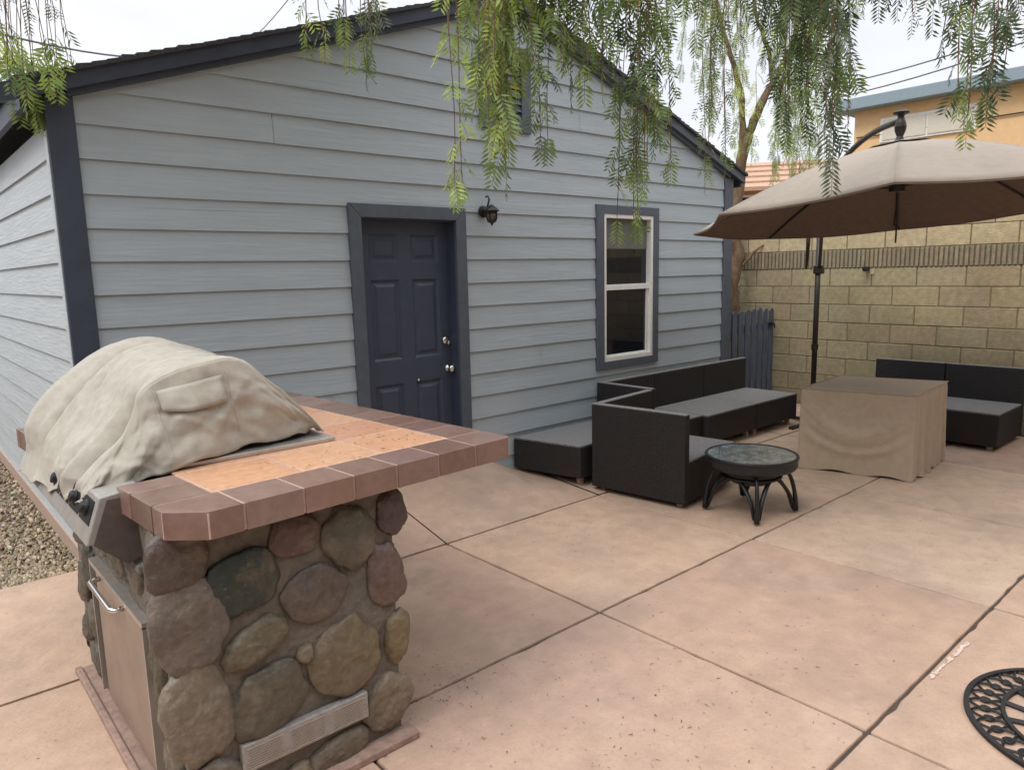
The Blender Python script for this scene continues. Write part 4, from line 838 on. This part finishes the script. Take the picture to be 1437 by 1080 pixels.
# ================================================================ HALF ROUND RUBBER MAT
def mat_():
    cx, cy, R_ = 2.34, -4.02, .425; t = empty('door_mat', (cx, cy, .004), 0, 'black half round rubber door mat with scrollwork openings', 'mat')
    EX, EY = 1.0, 1.0
    def ring(b, r0, r1, z0, z1, n=90):
        for i in range(n):
            a, c = 2 * PI * i / n, 2 * PI * (i + 1) / n
            P4 = [(r0 * math.cos(a), r0 * math.sin(a)), (r1 * math.cos(a), r1 * math.sin(a)), (r1 * math.cos(c), r1 * math.sin(c)), (r0 * math.cos(c), r0 * math.sin(c))]
            b.prism(P4, z0, z1)
    b = MB(); [ (lambda q: (ring(q, R_ - a, R_ - c, 0, .013), q.build('ring', M['rubber'], t)))(MB()) for a, c in ((.018, 0), (.135, .120), (.215, .2)) ]
    b = MB(); r = random.Random(4); nS = 34
    for i in range(nS):        # scrolls in the outer band
        a = 2 * PI * i / nS
        for sgn in (-1, 1):
            pts = []
            for j in range(9):
                s = j / 8; rr = R_ - .022 - .096 * s; aa = a + sgn * (.085 * math.sin(s * PI) + .02); pts.append((rr * math.cos(aa), rr * math.sin(aa), .006))
            b.tube(pts, .0052, 5)
        pts = [((R_ - .07 + .018 * math.cos(q)) * math.cos(a + .09 + .04 * math.sin(q)), (R_ - .07 + .018 * math.cos(q)) * math.sin(a + .09 + .04 * math.sin(q)), .006) for q in [k * PI / 4 for k in range(8)]]
        b.tube(pts, .005, 5)
    for i in range(15):
        a = 2 * PI * i / 15; b.tube([((R_ - .13) * math.cos(a), (R_ - .13) * math.sin(a), .006), ((R_ - .205) * math.cos(a + .05), (R_ - .205) * math.sin(a + .05), .006)], .010, 5)
    for i in range(12):
        a = 2 * PI * i / 12; pts = []
        for j in range(8): s = j / 7; rr = (R_ - .215) * (1 - s * .9); aa = a + 1.1 * s; pts.append((rr * math.cos(aa), rr * math.sin(aa), .006))
        b.tube(pts, .007, 5)
    b.build('scrollwork', M['rubber'], t)
mat_()
# white scuff on the concrete beside the joint
r = random.Random(2); b = MB()
for i in range(60):
    s_ = r.random(); x = 2.284 + .44 * s_; y = -3.466 - .012 * s_ + r.uniform(-.008, .008); w_ = r.uniform(.004, .022); h_ = r.uniform(.002, .006)
    n = 7; b.add([(x + w_ * math.cos(2 * PI * k / n) * r.uniform(.7, 1.2), y + h_ * math.sin(2 * PI * k / n), .0032 + i * .00001) for k in range(n)], [tuple(range(n))])
tag(b.build('paint_scuff', M['chalk']), 'white paint scuff on the concrete beside the slab joint near the mat', 'paint mark')
# fallen pepper leaves and berries
r = random.Random(12); b = MB()
def bit(x, y, z, l, w_, a):
    ca, sa = math.cos(a), math.sin(a); pts = [(-l, 0, 0), (0, -w_, .002), (l, 0, .001), (0, w_, .002)]
    b.add([(x + q[0] * ca - q[1] * sa, y + q[0] * sa + q[1] * ca, z + q[2] + .0015) for q in pts], [(0, 1, 2, 3)], col=jc((.11, .075, .045), .4, r))
cl = [(1.9, -.55, .5, 260), (2.6, -1.0, .5, 120), (1.2, -2.6, .8, 170), (2.0, -3.0, .7, 90), (.9, -3.2, .6, 120), (3.3, -2.6, 1.0, 70), (4.5, -3.0, 1.2, 60), (2.5, -1.7, .5, 60), (.8, -2.1, .25, 80), (-.8, -1.2, .6, 50)]
for cx_, cy_, sp, n in cl:
    for i in range(n): x, y = r.gauss(cx_, sp * .6), r.gauss(cy_, sp * .45); (bit(x, y, .002, r.uniform(.003, .014) * r.random() + .002, r.uniform(.0008, .0024), r.uniform(0, 6)) if y < -.05 else None)
tag(b.build('fallen_leaves', M['litter']), kind='stuff', label='dry leaf bits scattered over the concrete slabs', cat='leaf litter')
b = MB()
for i in range(110):
    u, v = r.uniform(.5, 1.0), r.uniform(-2.15, -.7); (bit(u, v, 1.0515, r.uniform(.003, .011), r.uniform(.0012, .003), r.uniform(0, 6)))
for i in range(40): bit(r.uniform(.1, .8), r.uniform(-2.25, -1.9), 1.0515, r.uniform(.003, .012), r.uniform(.0012, .0022), r.uniform(0, 6))
tag(b.build('counter_litter', M['litter']), kind='stuff', label='dry leaf bits and berries on the orange counter tiles', cat='leaf litter')
# ================================================================ PEPPER TREES
class Leaves:
    def __init__(s): s.v = []; s.c = []
    def leaflet(s, p, d, l, w_, n_, col):
        side = d.cross(n_).normalized() * w_
        s.v += [p, p + d * (l * .45) + side, p + d * l + n_ * (-.12 * l), p + d * (l * .45) - side]; s.c.append(col)
    def build(s, name, parent):
        n = len(s.v) // 4; me = bpy.data.meshes.new(name); me.vertices.add(n * 4); me.vertices.foreach_set('co', np.array([tuple(q) for q in s.v], 'f').ravel())
        me.loops.add(n * 4); me.loops.foreach_set('vertex_index', np.arange(n * 4, dtype='i')); me.polygons.add(n)
        me.polygons.foreach_set('loop_start', np.arange(0, n * 4, 4, dtype='i')); me.update(calc_edges=True)
        a = me.color_attributes.new('col', 'FLOAT_COLOR', 'CORNER'); c = np.ones((n, 4, 4), 'f'); c[:, :, :3] = np.array(s.c, 'f')[:, None, :]; a.data.foreach_set('color', c.ravel())
        me.materials.append(M['leaf']); o = bpy.data.objects.new(name, me); C.objects.link(o); o.parent = parent; return o
def frond(L, tw, p, d, ln, r, col, ll=.034, sp=.020):
    "compound leaf: drooping rachis with paired narrow leaflets"
    d = d.normalized(); n = max(5, int(ln / sp)); q = p.copy(); side0 = d.cross(Vector((r.uniform(-1, 1), r.uniform(-1, 1), r.uniform(-.2, .2)))).normalized(); pts = [q.copy()]
    for i in range(n):
        d = (d + Vector((0, 0, -.10))).normalized(); q = q + d * sp; pts.append(q.copy())
        s = (i + .5) / n; l = ll * (.55 + .6 * math.sin(PI * (.12 + .8 * s))) * r.uniform(.85, 1.1)
        side = (side0 - d * side0.dot(d)).normalized(); up = side.cross(d)
        cc = jc(col, .16, r)
        for sg in (-1, 1):
            if r.random() < .06: continue
            dd = (side * sg * .8 + d * .62 + up * r.uniform(-.25, .25)).normalized(); L.leaflet(q, dd, l, l * .095 + .0008, up, cc)
    if tw is not None: tw.tube([pts[0], pts[len(pts) // 2], pts[-1]], .0011, 3, cap=False)
GR = [(0.183, 0.268, 0.073), (0.244, 0.342, 0.085), (0.134, 0.213, 0.067), (0.305, 0.39, 0.098), (0.207, 0.293, 0.11)]
YG = [(0.464, 0.561, 0.122), (0.39, 0.512, 0.11), (0.317, 0.439, 0.098)]
DK = [(0.079, 0.122, 0.049), (0.122, 0.183, 0.061), (0.067, 0.104, 0.049)]
GY = [(.17, .21, .13), (.2, .24, .16), (.14, .18, .11)]
def strand(L, tw, top, length, r, cols, leaf0=.0, dens=1.0, ll=.034, fl=.16, sway=.05):
    q = top.copy(); n = int(length / .055) + 1; a, ph = r.uniform(0, 6), r.uniform(0, 6); pts = [q.copy()]
    wx, wy = r.gauss(0, sway), r.gauss(0, sway)
    for i in range(n):
        s = i / n; q = top + Vector((wx * s + .012 * math.sin(s * 7 + ph), wy * s + .012 * math.cos(s * 6 + a), -length * s)); pts.append(q.copy())
        if s >= leaf0 and r.random() < dens:
            t = a + i * 2.4; f_ = fl * r.uniform(.7, 1.15) * (1.0 if s < .8 else .8)
            frond(L, tw, q, Vector((math.cos(t) * .55, math.sin(t) * .55, -.75 if s > .5 else -.45)), min(f_, .2), r, r.choice(cols), ll)
    frond(L, tw, q, Vector((wx * .3, wy * .3, -1)), fl * 1.1, r, r.choice(cols), ll)
    tw.tube(pts[::3] + [pts[-1]], .0018 if leaf0 > .6 else .0028, 4, cap=False)
def overhang():
    # the big pepper tree whose limbs hang over the patio from out of frame
    base = Vector((5.6, -6.6, 0)); t = empty('pepper_tree', tuple(base), 0, 'weeping pepper tree with green fronds hanging over the patio from above', 'tree')
    r = random.Random(21); L = Leaves(); tw = MB(); loc = lambda q: q - base
    G = [ # px0, px1, py_bottom lo, hi, depth, count, colours, leaf0, density
      (28, 62, 150, 192, 3.6, 6, GR, .70, 1, .12), (64, 104, 112, 165, 3.6, 6, GR + YG, .72, 1, .10), (5, 34, 100, 135, 3.6, 5, YG + GR, .75, 1, .10),
      (-20, 75, -30, 62, 4.6, 26, GY, .3, .6, .09),
      (432, 450, 70, 105, 3.9, 2, GR + YG, .45, .8, .10), (470, 540, 40, 128, 3.9, 7, GR + GY, .2, .85, .12), (500, 534, 95, 130, 4.0, 4, GR, .5, .9, .11), (388, 420, -20, 5, 4.6, 2, GY, .3, .7, .1),
      (632, 662, 60, 110, 3.6, 5, YG + GR, .2, .9, .12), (640, 652, 292, 300, 3.35, 2, YG, .5, 1, .12),
      (672, 735, 110, 215, 3.3, 13, GR + YG, .1, 1, .17), (684, 722, 225, 285, 3.1, 4, GR + YG, .45, 1, .19), (740, 800, 70, 165, 3.4, 9, GR + DK, .1, .9, .16), (752, 782, 200, 245, 3.6, 2, GR + GY, .6, .9, .13), (650, 800, 20, 80, 3.5, 12, GR + DK, .0, .9, .16), (700, 830, -10, 60, 3.3, 10, DK + GR, .0, 1, .17),
      (800, 850, 60, 165, 3.5, 7, DK + GR, .1, .9, .16), (862, 925, 150, 300, 3.7, 9, GR + DK, .05, .95, .15), (868, 902, 300, 350, 3.8, 3, YG + GR, .5, 1, .13), (850, 930, 60, 170, 3.5, 9, GR + DK, .0, .9, .15), (905, 930, 180, 300, 3.8, 3, GR, .3, .9, .13),
      (930, 1040, 20, 100, 4.0, 10, GR + DK + GY, .0, .75, .13), (985, 1030, 110, 215, 4.6, 6, DK + GR, .1, .9, .13), (975, 1020, 220, 280, 5.0, 4, GR, .55, 1, .14),
      (1085, 1140, 110, 215, 3.9, 10, DK, .0, 1, .16), (1100, 1185, 60, 190, 3.6, 14, DK + GR, .0, 1, .17), (1140, 1180, 210, 285, 3.6, 4, DK + GY, .1, 1, .15), (1040, 1100, 10, 90, 4.0, 7, DK, .0, .9, .15), (1090, 1200, 0, 60, 3.6, 12, DK, .0, 1, .17),
      (1195, 1290, -10, 45, 3.9, 7, DK, .0, .9, .14), (1250, 1290, 20, 60, 4.2, 2, GY, .3, .8, .12), (1305, 1345, 50, 125, 3.7, 3, DK + GY, .15, .8, .12), (1350, 1437, 20, 90, 3.7, 8, DK + GY, .0, .85, .13), (1335, 1355, 170, 215, 3.6, 2, GR + DK, .45, .9, .13), (1360, 1395, 120, 190, 3.5, 3, DK, .3, .8, .13), (1400, 1440, 60, 150, 4.2, 2, GY, .4, .4, .10),
      (1290, 1440, -60, 15, 3.8, 8, DK, .0, .8, .13)]
    tops = []
    for x0, x1, y0, y1, dep, n, cols, l0, de, fl in G:
        n = max(1, round(n * .72)) if n > 3 and x1 > 110 else (round(n * 1.1) if x1 < 110 and y0 > 90 else n)
        for i in range(n):
            px = x0 + (x1 - x0) * (i + r.random()) / n; D = dep * r.uniform(.93, 1.08)
            bot = at(px, r.uniform(y0, y1), D); topz = at(px, -95, D).z + r.uniform(0, .15)
            ln = max(.2, topz - bot.z - fl * .8); tp = Vector((bot.x, bot.y, bot.z + fl * .8 + ln)); tops.append(tp)
            strand(L, tw, loc(tp), ln, r, cols, l0, de * .66, .056 if dep < 3.75 else (.05 if dep < 4.1 else .036), fl * 1.1, .02)
    # crown above the frame: boughs carrying the strands, and foliage along them
    wood = MB(); cen = Vector((2.9, -1.6, 4.1))
    limbs = [[base, (5.5, -6.4, 1.5), (5.1, -5.7, 3.0), (4.5, -4.4, 4.0), (3.6, -2.9, 4.6), (2.6, -1.7, 4.6), (1.6, -1.0, 4.3), (.6, -.6, 3.9)],
             [(4.5, -4.4, 4.0), (3.2, -3.6, 4.2), (1.8, -2.9, 3.9), (.8, -2.2, 3.6)], [(3.6, -2.9, 4.6), (3.7, -2.0, 4.3), (3.4, -1.2, 3.9)], [(4.5, -4.4, 4.0), (4.3, -3.2, 3.9), (4.0, -2.4, 3.6)], [(2.6, -1.7, 4.6), (2.0, -1.8, 4.2), (1.5, -1.9, 3.7)]]
    for l in limbs:
        pts = [loc(Vector(q)) for q in l]; n = len(pts); sm = []
        for i in range(n - 1):
            for k in range(4): sm.append(pts[i].lerp(pts[i + 1], k / 4) + Vector((r.uniform(-.03, .03), r.uniform(-.03, .03), r.uniform(-.03, .03))))
        sm.append(pts[-1]); r0 = .17 if l is limbs[0] else .05
        wood.tube(sm, [max(.012, r0 * (1 - .92 * i / len(sm))) for i in range(len(sm))], 9)
    nodes = [Vector(q) for l in limbs for q in l[2:]]
    for tp in tops:
        nn = min(nodes, key=lambda q: (q - tp).length); mid = nn.lerp(tp, .6) + Vector((0, 0, .18)); wood.tube([loc(nn), loc(mid), loc(tp)], [.010, .006, .0025], 4, cap=False)
    for i in range(260):
        nn = r.choice(nodes) + Vector((r.gauss(0, .45), r.gauss(0, .45), r.uniform(-.1, .6))); 
        if nn.z < 3.5: continue
        q = nn - CAM; dpt = q.dot(CF); 
        if dpt > .3 and 540 - FPX * q.dot(CU) / dpt > -260: continue
        strand(L, tw, loc(nn), r.uniform(.15, .35), r, GR + DK, 0, .9, .036, .15, .05)
    wood.tube([loc(Vector(q)) for q in ((1.6, -1.0, 4.3), (.9, -.9, 3.95), (.1, -1.1, 3.8), (-.6, -1.3, 3.7))], [.035, .025, .018, .01], 7)
    for i in range(260):  # unseen strands added above the frame to shade the left of the gable
        q = Vector((r.uniform(-.9, 2.4), r.uniform(-1.15, -.3), r.uniform(3.3, 4.1))); d = q - CAM; dpt = d.dot(CF)
        if 540 - FPX * (d.dot(CU) - .45) / dpt > -30: continue
        strand(L, tw, loc(q), r.uniform(.15, .4), r, GR + DK, 0, .9, .05, .15, .05)
    wood.build('trunk', M['bark'], t, smooth=True); tw.build('twigs', M['bark'], t); L.build('foliage', t)
    print('leaves', len(L.c))
overhang()
def back_tree():
    base = Vector((6.98, .85, 0)); t = empty('pepper_tree', tuple(base), 0, 'pepper tree with a forked brown trunk rising behind the picket gate', 'tree')
    loc = lambda q: q - base; r = random.Random(33); w_ = MB()
    P_ = lambda px, py, d: at(px, py, d)
    D = 8.9
    main = [base, P_(1030, 440, D), P_(1026, 400, D), P_(1036, 360, D), P_(1030, 320, D), P_(1036, 270, D), P_(1040, 225, D), P_(1050, 190, D)]
    def limb(pts, r0, r1, tor=.0):
        q = [loc(Vector(p_)) for p_ in pts]; sm = []
        for i in range(len(q) - 1):
            for k in range(4): sm.append(q[i].lerp(q[i + 1], k / 4) + Vector((r.uniform(-.012, .012), r.uniform(-.012, .012), 0)))
        sm.append(q[-1]); w_.tube(sm, [r0 + (r1 - r0) * i / (len(sm) - 1) + r.uniform(-.004, .004) for i in range(len(sm))], 10)
    limb(main, .09, .062)
    limb([main[-1], P_(1066, 150, D), P_(1085, 115, D + .1), P_(1110, 70, D + .2), P_(1125, 10, D + .3), P_(1140, -60, D + .3)], .056, .024)
    limb([main[-2], P_(1042, 180, D), P_(1040, 130, D - .1), P_(1020, 60, D - .2), P_(1000, -20, D - .3)], .045, .02)
    limb([P_(1085, 115, D + .1), P_(1078, 70, D), P_(1060, 20, D), P_(1050, -50, D)], .03, .016)
    limb([P_(1030, 385, D), P_(1042, 372, D - .02), P_(1060, 352, D - .02), P_(1082, 338, D - .04)], .026, .012); limb([P_(1026, 400, D), P_(1016, 375, D), P_(1024, 350, D)], .04, .02)
    w_.build('trunk', M['bark'], t, smooth=True)
    L = Leaves(); tw = MB()
    G = [(1085, 1145, 215, 268, 8.7, 9, YG + GR, .35, 1), (1090, 1130, 150, 230, 8.8, 5, YG + GR, .2, 1), (955, 1040, 90, 200, 8.9, 9, GR + YG, .2, .9), (1040, 1100, 30, 120, 8.8, 7, GR + YG, .1, .8), (900, 1010, 0, 90, 9.2, 6, GY + GR, .2, .7), (1100, 1190, 60, 200, 8.9, 6, DK + GR, .1, .9), (1035, 1062, 180, 215, 8.7, 2, YG, .5, .9)]
    for x0, x1, y0, y1, dep, n, cols, l0, de in G:
        for i in range(n):
            px = x0 + (x1 - x0) * (i + r.random()) / n; D2 = dep * r.uniform(.97, 1.05); bot = at(px, r.uniform(y0, y1), D2); top = at(px, min(-60, 0), D2).z if y0 < 100 else at(px, r.uniform(20, 110), D2).z
            ln = max(.25, top - bot.z); strand(L, tw, loc(Vector((bot.x, bot.y, bot.z + ln))), ln, r, cols, l0 if y0 < 100 else .1, de * .75, .052, .2, .06)
    for i in range(60):
        q = at(r.uniform(930, 1200), r.uniform(-260, -20), r.uniform(8.3, 9.6)); strand(L, tw, loc(q), r.uniform(.2, .6), r, GR + DK, 0, .8, .05, .18, .08)
    tw.build('twigs', M['bark'], t); L.build('foliage', t); print('leaves2', len(L.c))
back_tree()
# every thing with children but no label on copies is labelled above
